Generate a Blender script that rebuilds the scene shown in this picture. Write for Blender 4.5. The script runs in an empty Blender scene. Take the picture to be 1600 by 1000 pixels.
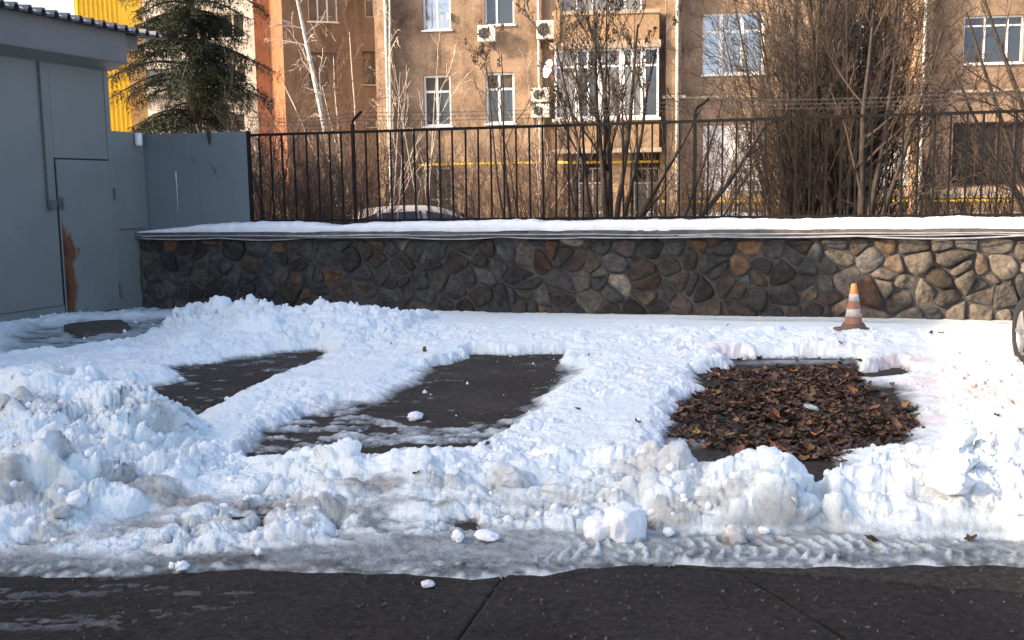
import bpy, math, random
import numpy as np
from math import radians, sin, cos, tan, atan, pi, sqrt
from mathutils import Vector, Matrix, Quaternion

S = bpy.context.scene
COL = S.collection

# ------------------------------------------------------------------ camera
FPX, CAM_H = 1600.0, 1.6
PITCH = atan(200.0 / 1600.0)
ROLL = 0.015
fwd = Vector((0, cos(PITCH), -sin(PITCH)))
up0 = Vector((0, sin(PITCH), cos(PITCH)))
rt0 = Vector((1, 0, 0))
upc = (up0 * cos(ROLL) + rt0 * sin(ROLL)).normalized()
rtc = (rt0 * cos(ROLL) - up0 * sin(ROLL)).normalized()
CAM = Vector((0, 0, CAM_H))
cd = bpy.data.cameras.new('camera')
cd.sensor_width = 36.0
cd.lens = 36.0
cd.clip_start = 0.05
cd.clip_end = 3000
cam = bpy.data.objects.new('camera', cd)
m = Matrix((rtc, upc, -fwd)).transposed().to_4x4()
m.translation = CAM
cam.matrix_world = m
COL.objects.link(cam)
S.camera = cam

# ------------------------------------------------------------------ light
SUN_EL, SUN_AZ = radians(24), radians(75)      # light travels towards (sin az, cos az)
w = bpy.data.worlds.new("World")
S.world = w
w.use_nodes = True
nt = w.node_tree
sky = nt.nodes.new('ShaderNodeTexSky')
sky.sky_type = 'NISHITA'
sky.sun_disc = False
sky.sun_elevation = SUN_EL
sky.sun_rotation = SUN_AZ + pi
sky.air_density = 0.62
sky.dust_density = 3.0
sky.ozone_density = 0.0
nt.links.new(sky.outputs[0], nt.nodes['Background'].inputs[0])
nt.nodes['Background'].inputs[1].default_value = 0.15
sl = bpy.data.lights.new('sun', 'SUN')
sl.energy = 2.5
sl.angle = radians(0.5)
sl.color = (1.0, 0.80, 0.58)
so = bpy.data.objects.new('sun', sl)
LDIR = Vector((sin(SUN_AZ) * cos(SUN_EL), cos(SUN_AZ) * cos(SUN_EL), -sin(SUN_EL)))
so.rotation_mode = 'QUATERNION'
so.rotation_quaternion = LDIR.to_track_quat('-Z', 'Y')
so.location = (-20, -10, 30)
COL.objects.link(so)
S.view_settings.view_transform = 'Standard'
S.view_settings.look = 'None'
S.view_settings.exposure = 1.74
S.view_settings.gamma = 1.0
S.view_settings.use_curve_mapping = False
S.cycles.max_bounces = 6
S.cycles.diffuse_bounces = 4
S.cycles.glossy_bounces = 3
S.cycles.transparent_max_bounces = 6

# ------------------------------------------------------------------ view geometry helpers (photo pixel -> ray)
def ray(px, py):
    return fwd + rtc * ((px - 800) / FPX) + upc * ((500 - py) / FPX)

def G(px, py, z=0.0):
    d = ray(px, py)
    t = (z - CAM_H) / d.z
    p = CAM + d * t
    return (p.x, p.y)

def atY(px, py, Y):
    d = ray(px, py)
    return CAM + d * (Y / d.y)

class Plane:
    """local frame on a vertical face: u along it, z up, o outwards"""
    def __init__(s, origin, udir):
        s.o = Vector((origin[0], origin[1], 0))
        s.u = Vector((udir[0], udir[1], 0)).normalized()
        n = Vector((s.u.y, -s.u.x, 0))
        if n.dot(Vector((0, 0, 0)) - s.o) < 0:
            n = -n
        s.n = n
    def pix(s, px, py, off=0.0):
        d = ray(px, py)
        q = s.o + s.n * off
        t = (q - CAM).dot(s.n) / d.dot(s.n)
        p = CAM + d * t
        return ((p - s.o).dot(s.u), p.z)
    def u_at(s, px, py=300, off=0.0):
        return s.pix(px, py, off)[0]
    def pt(s, u, z, off=0.0):
        p = s.o + s.u * u + s.n * off
        return (p.x, p.y, z)

# ------------------------------------------------------------------ numpy noise
def _hash(ix, iy, seed=0):
    with np.errstate(over='ignore'):
        h = (ix.astype(np.int64) * 374761393 + iy.astype(np.int64) * 668265263 + seed * 1442695041) & 0xFFFFFFFF
        h = ((h ^ (h >> 13)) * 1274126177) & 0xFFFFFFFF
        h = ((h ^ (h >> 15)) * 2246822519) & 0xFFFFFFFF
        h = h ^ (h >> 16)
    return h / 4294967295.0

def vnoise(x, y, seed=0):
    ix, iy = np.floor(x), np.floor(y)
    fx, fy = x - ix, y - iy
    ux = fx * fx * fx * (fx * (fx * 6 - 15) + 10)
    uy = fy * fy * fy * (fy * (fy * 6 - 15) + 10)
    a, b = _hash(ix, iy, seed), _hash(ix + 1, iy, seed)
    c, d = _hash(ix, iy + 1, seed), _hash(ix + 1, iy + 1, seed)
    return ((a + (b - a) * ux) * (1 - uy) + (c + (d - c) * ux) * uy) * 2 - 1

def fbm(x, y, seed=0, oct=4, gain=0.5):
    s, a, n = 0, 1.0, 0
    for i in range(oct):
        s = s + a * vnoise(x + 17.3 * i, y - 9.1 * i, seed + i * 7)
        n += a
        a *= gain
        x, y = x * 2.03, y * 2.03
    return s / n

def billow(x, y, seed=0, oct=3, gain=0.5):
    s, a, n = 0, 1.0, 0
    for i in range(oct):
        s = s + a * (1 - (1 - np.abs(vnoise(x + 5.3 * i, y + 3.1 * i, seed + i * 5))) ** 2.0)
        n += a
        a *= gain
        x, y = x * 2.1, y * 2.1
    return s / n

def domes(x, y, seed=0, prob=0.6, rmin=0.3, rmax=0.75):
    """rounded lumps scattered on a unit grid: height 0..1"""
    ix, iy = np.floor(x), np.floor(y)
    out = np.zeros_like(x)
    for dx in (-1, 0, 1):
        for dy in (-1, 0, 1):
            cx, cy = ix + dx, iy + dy
            jx = cx + _hash(cx, cy, seed)
            jy = cy + _hash(cx, cy, seed + 1)
            r = rmin + (rmax - rmin) * _hash(cx, cy, seed + 2)
            on = _hash(cx, cy, seed + 3) < prob
            e = 0.6 + 0.8 * _hash(cx, cy, seed + 4)
            th = _hash(cx, cy, seed + 5) * pi
            ax = (x - jx) * np.cos(th) + (y - jy) * np.sin(th)
            ay = -(x - jx) * np.sin(th) + (y - jy) * np.cos(th)
            d2 = (ax * e) ** 2 + (ay / e) ** 2
            h = np.where(on, np.sqrt(np.clip(1 - d2 / (r * r), 0, 1)) * r, 0)
            out = np.maximum(out, h)
    return out

def blocks(x, y, seed=0):
    """broken angular slabs: per-cell height and tilt, grooves between"""
    ix, iy = np.floor(x), np.floor(y)
    f1 = np.full(x.shape, 9.0); f2 = np.full(x.shape, 9.0); hh = np.zeros_like(x)
    for dx in (-1, 0, 1):
        for dy in (-1, 0, 1):
            cx, cy = ix + dx, iy + dy
            ax = x - cx - _hash(cx, cy, seed); ay = y - cy - _hash(cx, cy, seed + 1)
            d = np.sqrt(ax * ax + ay * ay)
            h = _hash(cx, cy, seed + 2) + ax * (_hash(cx, cy, seed + 3) - .5) * 1.6 + ay * (_hash(cx, cy, seed + 4) - .5) * 1.6
            new = d < f1
            f2 = np.where(new, f1, np.minimum(f2, d)); hh = np.where(new, h, hh); f1 = np.where(new, d, f1)
    return hh * np.clip((f2 - f1) / .14, 0, 1) ** .7

def sstep(a, b, x):
    t = np.clip((x - a) / (b - a), 0, 1)
    return t * t * (3 - 2 * t)

def poly_sd(poly, X, Y):
    """signed distance, positive outside"""
    d = np.full(X.shape, 1e9)
    inside = np.zeros(X.shape, bool)
    n = len(poly)
    for i in range(n):
        ax, ay = poly[i]
        bx, by = poly[(i + 1) % n]
        ex, ey = bx - ax, by - ay
        t = np.clip(((X - ax) * ex + (Y - ay) * ey) / (ex * ex + ey * ey + 1e-12), 0, 1)
        d = np.minimum(d, (X - ax - t * ex) ** 2 + (Y - ay - t * ey) ** 2)
        c = ((ay > Y) != (by > Y))
        xi = ax + (Y - ay) * ex / (ey if abs(ey) > 1e-9 else 1e-9)
        inside ^= c & (X < xi)
    d = np.sqrt(d)
    return np.where(inside, -d, d)

# ------------------------------------------------------------------ mesh helpers
def mesh_np(name, verts, loops, counts, mats=None, smooth=False, attrs=None):
    me = bpy.data.meshes.new(name)
    verts = np.asarray(verts, np.float32)
    loops = np.asarray(loops, np.int32)
    counts = np.asarray(counts, np.int32)
    me.vertices.add(len(verts))
    me.vertices.foreach_set('co', verts.ravel())
    me.loops.add(len(loops))
    me.loops.foreach_set('vertex_index', loops)
    me.polygons.add(len(counts))
    st = np.zeros(len(counts), np.int32)
    st[1:] = np.cumsum(counts)[:-1]
    me.polygons.foreach_set('loop_start', st)
    me.update(calc_edges=True)
    me.polygons.foreach_set('use_smooth', np.full(len(counts), smooth, bool))
    if attrs:
        for k, v in attrs.items():
            a = me.attributes.new(k, 'FLOAT', 'POINT')
            a.data.foreach_set('value', np.asarray(v, np.float32))
    for mm in (mats or []):
        me.materials.append(mm)
    return me

def link(name, me, parent=None, **kw):
    o = bpy.data.objects.new(name, me)
    COL.objects.link(o)
    if parent is not None:
        o.parent = parent
    for k, v in kw.items():
        o[k] = v
    return o

def root(name, label, cat, loc=(0, 0, 0), group=None, rz=0.0):
    o = bpy.data.objects.new(name, None)
    o.empty_display_size = 0.2
    COL.objects.link(o)
    o.location = loc
    o.rotation_euler = (0, 0, rz)
    o['label'] = label
    o['category'] = cat
    if group:
        o['group'] = group
    return o

class MB:
    """collects polygons, builds ONE mesh"""
    def __init__(s):
        s.v, s.f, s.sm = [], [], False
    def quad(s, a, b, c, d):
        i = len(s.v)
        s.v += [a, b, c, d]
        s.f.append((i, i + 1, i + 2, i + 3))
    def poly(s, pts):
        i = len(s.v)
        s.v += list(pts)
        s.f.append(tuple(range(i, i + len(pts))))
    def hexa(s, p):
        """p: 8 corners, 0-3 bottom ring, 4-7 top ring"""
        i = len(s.v)
        s.v += p
        for q in ((3, 2, 1, 0), (4, 5, 6, 7), (0, 1, 5, 4), (1, 2, 6, 5), (2, 3, 7, 6), (3, 0, 4, 7)):
            s.f.append(tuple(i + k for k in q))
    def box(s, x0, x1, y0, y1, z0, z1):
        s.hexa([(x0, y0, z0), (x1, y0, z0), (x1, y1, z0), (x0, y1, z0), (x0, y0, z1), (x1, y0, z1), (x1, y1, z1), (x0, y1, z1)])
    def pbox(s, P, u0, u1, z0, z1, o0, o1):
        s.hexa([P.pt(u0, z0, o0), P.pt(u1, z0, o0), P.pt(u1, z0, o1), P.pt(u0, z0, o1),
                P.pt(u0, z1, o0), P.pt(u1, z1, o0), P.pt(u1, z1, o1), P.pt(u0, z1, o1)])
    def tube(s, pts, r, n=8, caps=True):
        pts = [Vector(p) for p in pts]
        rs = r if isinstance(r, (list, tuple)) else [r] * len(pts)
        base = len(s.v)
        for k, p in enumerate(pts):
            t = (pts[min(k + 1, len(pts) - 1)] - pts[max(k - 1, 0)]).normalized()
            ref = Vector((0, 0, 1)) if abs(t.z) < 0.9 else Vector((1, 0, 0))
            a = t.cross(ref).normalized()
            b = t.cross(a)
            for j in range(n):
                an = 2 * pi * j / n
                s.v.append(tuple(p + (a * cos(an) + b * sin(an)) * rs[k]))
        for k in range(len(pts) - 1):
            for j in range(n):
                j2 = (j + 1) % n
                s.f.append((base + k * n + j, base + (k + 1) * n + j, base + (k + 1) * n + j2, base + k * n + j2))
        if caps:
            s.f.append(tuple(base + j for j in range(n)))
            s.f.append(tuple(base + (len(pts) - 1) * n + j for j in reversed(range(n))))
    def lathe(s, c, prof, n=24, ax=(0, 0, 1)):
        """prof: (radius, height along ax)"""
        c = Vector(c)
        ax = Vector(ax).normalized()
        ref = Vector((0, 0, 1)) if abs(ax.z) < 0.9 else Vector((1, 0, 0))
        a = ax.cross(ref).normalized()
        b = ax.cross(a)
        base = len(s.v)
        for r, h in prof:
            for j in range(n):
                an = 2 * pi * j / n
                s.v.append(tuple(c + ax * h + (a * cos(an) + b * sin(an)) * max(r, 1e-4)))
        for k in range(len(prof) - 1):
            for j in range(n):
                j2 = (j + 1) % n
                s.f.append((base + k * n + j, base + (k + 1) * n + j, base + (k + 1) * n + j2, base + k * n + j2))
    def build(s, name, mat, parent=None, smooth=False, bevel=0, **kw):
        me = bpy.data.meshes.new(name)
        me.from_pydata([tuple(v) for v in s.v], [], s.f)
        me.validate()
        import bmesh
        bm = bmesh.new()
        bm.from_mesh(me)
        if len(s.f) < 4000:
            bmesh.ops.recalc_face_normals(bm, faces=bm.faces)
        bm.to_mesh(me)
        bm.free()
        me.materials.append(mat)
        if smooth:
            me.polygons.foreach_set('use_smooth', np.ones(len(me.polygons), bool))
        o = link(name, me, parent, **kw)
        if bevel:
            b = o.modifiers.new('bevel', 'BEVEL')
            b.width = bevel
            b.segments = 2
            b.limit_method = 'ANGLE'
        return o

def tubes_np(paths, sides=3):
    """paths: list of (Nx3 list, radii list) -> verts, loops, counts"""
    V, L = [], []
    base = 0
    ang = np.arange(sides) * 2 * pi / sides
    ca, sa = np.cos(ang), np.sin(ang)
    byn = {}
    for p, r in paths:
        byn.setdefault(len(p), []).append((p, r))
    for n, ps in byn.items():
        P = np.array([q[0] for q in ps], float)          # M n 3
        R = np.array([q[1] for q in ps], float)          # M n
        T = np.zeros_like(P)
        T[:, 1:-1] = P[:, 2:] - P[:, :-2]
        T[:, 0] = P[:, 1] - P[:, 0]
        T[:, -1] = P[:, -1] - P[:, -2]
        T /= np.linalg.norm(T, axis=2, keepdims=True) + 1e-9
        ref = np.zeros_like(T)
        ref[..., 0] = 0.31
        ref[..., 1] = 0.87
        ref[..., 2] = 0.38
        A = np.cross(T, ref)
        A /= np.linalg.norm(A, axis=2, keepdims=True) + 1e-9
        B = np.cross(T, A)
        ring = P[:, :, None, :] + R[:, :, None, None] * (A[:, :, None, :] * ca[:, None] + B[:, :, None, :] * sa[:, None])
        M = len(ps)
        V.append(ring.reshape(-1, 3))
        idx = base + np.arange(M * n * sides).reshape(M, n, sides)
        a = idx[:, :-1]
        b = idx[:, 1:]
        q = np.stack([a, b, np.roll(b, -1, axis=2), np.roll(a, -1, axis=2)], axis=-1)
        L.append(q.reshape(-1))
        base += M * n * sides
    V = np.concatenate(V)
    L = np.concatenate(L)
    return V, L, np.full(len(L) // 4, 4)

# ------------------------------------------------------------------ materials
def mk(name):
    mt = bpy.data.materials.new(name)
    mt.use_nodes = True
    nt = mt.node_tree
    return mt, nt, nt.nodes['Principled BSDF']

def nd(nt, typ, **kw):
    n = nt.nodes.new(typ)
    for k, v in kw.items():
        if k.startswith('i_'):
            key = k[2:]
            n.inputs[int(key) if key.isdigit() else key].default_value = v
        else:
            setattr(n, k, v)
    return n

def mixc(nt, fac, a, b, mode='MIX'):
    n = nt.nodes.new('ShaderNodeMix')
    n.data_type = 'RGBA'
    n.blend_type = mode
    for s_, v in ((0, fac), (6, a), (7, b)):
        if isinstance(v, (int, float, tuple)):
            n.inputs[s_].default_value = v if not isinstance(v, tuple) else (*v[:3], 1)
        else:
            nt.links.new(v, n.inputs[s_])
    return n.outputs[2]

def noise(nt, scale, detail=4, rough=0.55, vec=None, stretch=None):
    n = nd(nt, 'ShaderNodeTexNoise')
    n.inputs['Scale'].default_value = scale
    n.inputs['Detail'].default_value = detail
    n.inputs['Roughness'].default_value = rough
    if vec is None:
        g = nt.nodes.new('ShaderNodeNewGeometry')
        vec = g.outputs['Position']
    if stretch:
        mp = nt.nodes.new('ShaderNodeMapping')
        mp.inputs['Scale'].default_value = stretch
        nt.links.new(vec, mp.inputs['Vector'])
        vec = mp.outputs[0]
    nt.links.new(vec, n.inputs['Vector'])
    return n.outputs['Fac']

def ramp(nt, fac, a, b, ca=(0, 0, 0, 1), cb=(1, 1, 1, 1)):
    r = nt.nodes.new('ShaderNodeValToRGB')
    r.color_ramp.elements[0].position = a
    r.color_ramp.elements[1].position = b
    r.color_ramp.elements[0].color = ca
    r.color_ramp.elements[1].color = cb
    nt.links.new(fac, r.inputs[0])
    return r.outputs[0]

def bump(nt, bs, h, strength, dist):
    b = nt.nodes.new('ShaderNodeBump')
    b.inputs['Strength'].default_value = strength
    b.inputs['Distance'].default_value = dist
    nt.links.new(h, b.inputs['Height'])
    nt.links.new(b.outputs[0], bs.inputs['Normal'])
    return b

def simple(name, c1, c2=None, scale=4.0, rough=0.7, bs_=0.0, bscale=40, bdist=0.01, metal=0.0, stretch=None, lo=0.35, hi=0.65, spec=0.5):
    mt, nt, bs = mk(name)
    bs.inputs['Roughness'].default_value = rough
    bs.inputs['Metallic'].default_value = metal
    bs.inputs['Specular IOR Level'].default_value = spec
    if c2 is None:
        bs.inputs['Base Color'].default_value = (*c1, 1)
    else:
        f = ramp(nt, noise(nt, scale, 5, 0.6, stretch=stretch), lo, hi)
        nt.links.new(mixc(nt, f, c1, c2), bs.inputs['Base Color'])
    if bs_:
        bump(nt, bs, noise(nt, bscale, 4, 0.6), bs_, bdist)
    return mt

M = {}
M['bark'] = simple('bark', (0.022, 0.016, 0.012), (0.065, 0.045, 0.031), 14, 0.9, 0.5, 60, 0.01)
M['twig'] = simple('twig', (0.030, 0.019, 0.012), (0.08, 0.048, 0.029), 3, 0.85)
M['twig_red'] = simple('twig_red', (0.05, 0.026, 0.015), (0.13, 0.07, 0.04), 3, 0.85)
M['twig_dark'] = simple('twig_dark', (0.015, 0.010, 0.008), (0.044, 0.029, 0.019), 3, 0.85)
M['birch'] = simple('birch_bark', (0.62, 0.56, 0.48), (0.16, 0.12, 0.1), 9, 0.7, stretch=(1, 1, 3), lo=0.5, hi=0.75)
M['birch_twig'] = simple('birch_twig', (0.45, 0.34, 0.25), (0.60, 0.50, 0.40), 3, 0.8)
M['seed'] = simple('seed_heads', (0.05, 0.03, 0.02), (0.10, 0.06, 0.035), 20, 0.9)
M['needle'] = simple('spruce_needles', (0.011, 0.019, 0.007), (0.038, 0.044, 0.014), 2.5, 0.85)
M['black'] = simple('black_iron', (0.009, 0.009, 0.009), (0.017, 0.014, 0.012), 20, 0.8, spec=0.15)
M['white_pvc'] = simple('white_pvc', (0.78, 0.77, 0.74), rough=0.4)
M['white_old'] = simple('old_white_paint', (0.62, 0.58, 0.52), (0.5, 0.45, 0.38), 8, 0.6)
M['ac'] = simple('cream_metal', (0.66, 0.62, 0.52), (0.58, 0.53, 0.43), 6, 0.5)
M['dark'] = simple('dark_interior', (0.02, 0.018, 0.016), rough=0.9)
M['brown_frame'] = simple('brown_frame', (0.11, 0.055, 0.03), (0.07, 0.035, 0.02), 12, 0.6)
M['pipe'] = simple('drainpipe_paint', (0.55, 0.50, 0.43), (0.42, 0.36, 0.3), 6, 0.6)
M['gas'] = simple('gas_pipe_yellow', (0.62, 0.40, 0.03), (0.5, 0.3, 0.03), 8, 0.5)
M['curtain'] = simple('curtain', (0.42, 0.40, 0.34), (0.30, 0.28, 0.24), 5, 0.9, stretch=(6, 6, 0.4))
M['blind'] = simple('blind', (0.10, 0.085, 0.065), (0.06, 0.05, 0.04), 5, 0.9, stretch=(9, 9, 0.5))
M['concrete'] = simple('concrete', (0.15, 0.14, 0.12), (0.07, 0.064, 0.055), 5, 0.9, 0.6, 40, 0.01)
M['concrete_dark'] = simple('concrete_wet', (0.085, 0.068, 0.05), (0.045, 0.037, 0.03), 9, 0.8, 0.6, 40, 0.01)
M['ledge'] = simple('ledge_render', (0.42, 0.33, 0.23), (0.3, 0.23, 0.16), 4, 0.85, 0.3, 40, 0.01)
M['white_wall'] = simple('whitewashed_wall', (0.66, 0.63, 0.6), (0.5, 0.47, 0.44), 2, 0.85, 0.3, 30, 0.01)
M['cable'] = simple('cable_grey', (0.42, 0.42, 0.42), (0.26, 0.26, 0.26), 9, 0.5)
M['cable_dark'] = simple('cable_dark', (0.06, 0.06, 0.065), rough=0.5)
M['rubber'] = simple('tyre_rubber', (0.010, 0.010, 0.010), (0.018, 0.017, 0.016), 12, 0.85)
M['rim'] = simple('wheel_rim', (0.45, 0.45, 0.46), (0.3, 0.29, 0.28), 12, 0.35, metal=0.8)
M['maroon'] = simple('maroon_paint', (0.16, 0.012, 0.022), (0.13, 0.014, 0.02), 3, 0.25)
M['cream_paint'] = simple('pale_car_paint', (0.55, 0.50, 0.43), (0.5, 0.45, 0.38), 3, 0.3)
M['grey_paint'] = simple('silver_car_paint', (0.45, 0.45, 0.45), rough=0.3)
M['tail'] = simple('tail_lamp', (0.25, 0.01, 0.01), rough=0.2)
M['lamp_clear'] = simple('clear_lamp', (0.6, 0.6, 0.6), rough=0.15)

def glass_mat(name, col, rough=0.04, spec=1.0, wob=0.02, ior=1.5):
    mt, nt, bs = mk(name)
    bs.inputs['Base Color'].default_value = (*col, 1)
    bs.inputs['Roughness'].default_value = rough
    bs.inputs['Specular IOR Level'].default_value = spec
    bs.inputs['IOR'].default_value = ior
    bump(nt, bs, noise(nt, 1.2, 2, 0.5), wob, 0.2)
    return mt
M['glass'] = glass_mat('window_glass', (0.035, 0.04, 0.045))
M['glass_sky'] = glass_mat('window_glass_reflective', (0.03, 0.035, 0.045), ior=2.6)
M['glass_curtain'] = glass_mat('window_glass_curtained', (0.15, 0.14, 0.12))
M['glass_car'] = glass_mat('car_glass', (0.02, 0.022, 0.025))

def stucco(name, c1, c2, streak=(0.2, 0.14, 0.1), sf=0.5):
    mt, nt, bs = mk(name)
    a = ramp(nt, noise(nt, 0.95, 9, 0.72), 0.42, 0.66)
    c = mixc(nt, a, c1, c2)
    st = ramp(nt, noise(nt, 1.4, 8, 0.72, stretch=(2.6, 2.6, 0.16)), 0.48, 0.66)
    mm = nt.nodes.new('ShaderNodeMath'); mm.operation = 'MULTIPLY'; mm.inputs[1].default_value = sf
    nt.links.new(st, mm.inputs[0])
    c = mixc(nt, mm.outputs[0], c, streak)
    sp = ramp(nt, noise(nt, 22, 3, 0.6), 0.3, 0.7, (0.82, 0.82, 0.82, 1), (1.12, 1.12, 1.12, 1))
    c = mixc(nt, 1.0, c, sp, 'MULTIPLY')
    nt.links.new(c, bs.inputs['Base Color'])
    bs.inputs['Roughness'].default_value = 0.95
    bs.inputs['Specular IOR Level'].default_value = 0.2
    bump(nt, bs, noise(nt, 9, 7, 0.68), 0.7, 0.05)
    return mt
M['stucco'] = stucco('brown_stucco', (0.37, 0.25, 0.158), (0.115, 0.078, 0.052))  # dark patches mix stucco stains with dappled tree shade put into the colour
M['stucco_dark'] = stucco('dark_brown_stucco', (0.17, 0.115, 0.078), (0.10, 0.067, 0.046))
M['stucco_plain'] = stucco('tan_stucco', (0.37, 0.24, 0.135), (0.28, 0.18, 0.10), sf=0.25)
M['orange'] = stucco('orange_brick_red', (0.31, 0.125, 0.058), (0.21, 0.085, 0.045), (0.16, 0.07, 0.04), 0.6)
M['pale'] = stucco('pale_render', (0.62, 0.57, 0.5), (0.5, 0.46, 0.4), sf=0.2)
M['bricks'] = stucco('brick_render', (0.30, 0.16, 0.10), (0.22, 0.12, 0.08), sf=0.3)
M['yellow'] = simple('yellow_cladding', (0.80, 0.50, 0.015), (0.70, 0.42, 0.015), 1.5, 0.45)

# corrugated / shed paint with rust
def shed_paint(name, c1, c2):
    mt, nt, bs = mk(name)
    a = ramp(nt, noise(nt, 0.9, 5, 0.6), 0.3, 0.7)
    c = mixc(nt, a, c1, c2)
    sm = ramp(nt, noise(nt, 3.0, 6, 0.7, stretch=(1, 1, 0.25)), 0.55, 0.8)
    mm = nt.nodes.new('ShaderNodeMath'); mm.operation = 'MULTIPLY'; mm.inputs[1].default_value = 0.3
    nt.links.new(sm, mm.inputs[0])
    c = mixc(nt, mm.outputs[0], c, (0.16, 0.15, 0.13))
    gp = nt.nodes.new('ShaderNodeNewGeometry'); sz_ = nt.nodes.new('ShaderNodeSeparateXYZ'); nt.links.new(gp.outputs['Position'], sz_.inputs[0])
    zr_ = nt.nodes.new('ShaderNodeMapRange'); zr_.inputs[1].default_value = .75; zr_.inputs[2].default_value = .05; zr_.inputs[3].default_value = 0; zr_.inputs[4].default_value = .13
    nt.links.new(sz_.outputs[2], zr_.inputs[0])
    ad_ = nt.nodes.new('ShaderNodeMath'); ad_.operation = 'ADD'; nt.links.new(noise(nt, 7, 7, 0.75), ad_.inputs[0]); nt.links.new(zr_.outputs[0], ad_.inputs[1])
    c = mixc(nt, ramp(nt, ad_.outputs[0], .70, .78), c, (0.16, 0.075, 0.035))
    sp = ramp(nt, noise(nt, 26, 3, 0.6), 0.735, 0.77)
    c = mixc(nt, sp, c, (0.13, 0.06, 0.03))
    nt.links.new(c, bs.inputs['Base Color'])
    bs.inputs['Roughness'].default_value = 0.55
    bump(nt, bs, noise(nt, 1.5, 4, 0.5), 0.5, 0.07)
    return mt, nt, bs, c
M['shed'] = shed_paint('shed_blue_grey', (0.195, 0.208, 0.190), (0.162, 0.176, 0.164))[0]
M['shed_light'] = shed_paint('shed_fascia_grey', (0.17, 0.168, 0.160), (0.13, 0.132, 0.13))[0]
M['panel_blue'] = shed_paint('panel_blue', (0.138, 0.172, 0.178), (0.118, 0.150, 0.158))[0]
M['roof_dark'] = simple('dark_roof_sheet', (0.035, 0.04, 0.045), (0.06, 0.065, 0.07), 4, 0.55)
M['lead'] = simple('weathered_grey_metal', (0.12, 0.125, 0.125), (0.08, 0.07, 0.06), 30, 0.6)

# ------------------------------------------------------------------ main layout lines
WO = (-5.33, 14.74)                       # left end of the stone wall's face
WU = (0.9678, -0.2516)
W = Plane(WO, WU)                         # face of stone wall
FEN = Plane((WO[0] + 0.2516 * 0.22, WO[1] + 0.9678 * 0.22), WU)   # fence line on top of it
SH = Plane(WO, (-0.351, -0.936))          # shed face, u grows towards the camera
BLD = Plane((0, 36.0), (1, -0.1))         # brown apartment block
_, Z_CAPB = W.pix(1000, 370.5)
_, Z_CAPT = W.pix(1000, 359.5, 0.08)
_, Z_SNOWT = W.pix(1000, 343.5, 0.05)
_, Z_FENT = FEN.pix(1000, 190)
print('wall', Z_CAPB, Z_CAPT, Z_SNOWT, Z_FENT)

# ================================================================== GROUND
mt, nt, bs = mk('far_snow_ground')
f = ramp(nt, noise(nt, 0.6, 6, 0.6), 0.35, 0.65)
nt.links.new(mixc(nt, f, (0.62, 0.62, 0.62), (0.28, 0.25, 0.22)), bs.inputs['Base Color'])
bs.inputs['Roughness'].default_value = 0.9
M['far_ground'] = mt
g = MB()
g.quad((-900, -900, -0.06), (900, -900, -0.06), (900, 900, -0.06), (-900, 900, -0.06))
g.build('ground', M['far_ground'], kind='structure')

def slab_mat():
    mt, nt, bs = mk('wet_concrete_slab')
    a = ramp(nt, noise(nt, 1.3, 6, 0.6), 0.3, 0.7)
    c = mixc(nt, a, (0.050, 0.042, 0.034), (0.026, 0.022, 0.018))
    s1 = ramp(nt, noise(nt, 24, 8, 0.85), 0.40, 0.62, (0.30, 0.30, 0.30, 1), (2.1, 2.0, 1.9, 1))
    c = mixc(nt, 1.0, c, s1, 'MULTIPLY')
    st = ramp(nt, noise(nt, 2.3, 5, 0.7, stretch=(0.5, 2.5, 1)), 0.60, 0.75)
    mm = nt.nodes.new('ShaderNodeMath'); mm.operation = 'MULTIPLY'; mm.inputs[1].default_value = 0.35
    nt.links.new(st, mm.inputs[0])
    c = mixc(nt, mm.outputs[0], c, (0.12, 0.115, 0.105))
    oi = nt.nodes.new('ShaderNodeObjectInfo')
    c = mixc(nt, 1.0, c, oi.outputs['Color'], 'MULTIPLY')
    nt.links.new(c, bs.inputs['Base Color'])
    r = ramp(nt, noise(nt, 1.1, 4, 0.6), 0.3, 0.7, (0.55, 0.55, 0.55, 1), (0.9, 0.9, 0.9, 1))
    nt.links.new(r, bs.inputs['Roughness'])
    bs.inputs['Specular IOR Level'].default_value = 0.22
    bump(nt, bs, noise(nt, 30, 7, 0.78), 1.0, 0.03)
    return mt
M['slab'] = slab_mat()
# yard base sheet under the slabs
g = MB()
g.quad(W.pt(-30, -0.014, 28), W.pt(30, -0.014, 28), W.pt(30, -0.014, -0.02), W.pt(-30, -0.014, -0.02))
yard = g.build('yard_pavement', M['concrete_dark'], kind='structure')
# slabs laid on wall-aligned axes: p along the wall, q away from the camera
E1 = np.array([0.9678, -0.2516]); E2 = np.array([0.2516, 0.9678])
def slab(poly_pq):
    g_ = 0.008
    c = np.mean(poly_pq, axis=0)
    rings = []
    for ins, z in ((0.0, -0.03), (0.0, -0.006), (0.010, 0.0)):
        ring = []
        for p in poly_pq:
            v = np.array(p) - c
            L = np.linalg.norm(v)
            q = c + v * (1 - (g_ + ins) * 1.3 / L)
            xy = E1 * q[0] + E2 * q[1]
            ring.append((xy[0], xy[1], z))
        rings.append(ring)
    mb = MB()
    n = len(poly_pq)
    for a, b in ((0, 1), (1, 2)):
        for i in range(n):
            j = (i + 1) % n
            mb.quad(rings[a][i], rings[a][j], rings[b][j], rings[b][i])
    mb.poly(rings[2])
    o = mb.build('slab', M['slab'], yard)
    k_ = random.uniform(.92, 1.12) * (.62 if c[1] < 4.2 else 1.1)  # lane slabs darker: wetness and a shading difference both put into the colour
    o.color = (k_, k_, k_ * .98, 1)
def XYpq(x, y):
    v = np.array((x, y))
    return (float(v @ E1), float(v @ E2))
q_s = (XYpq(*G(1130, 893))[1] + XYpq(*G(1588, 922))[1]) / 2
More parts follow.
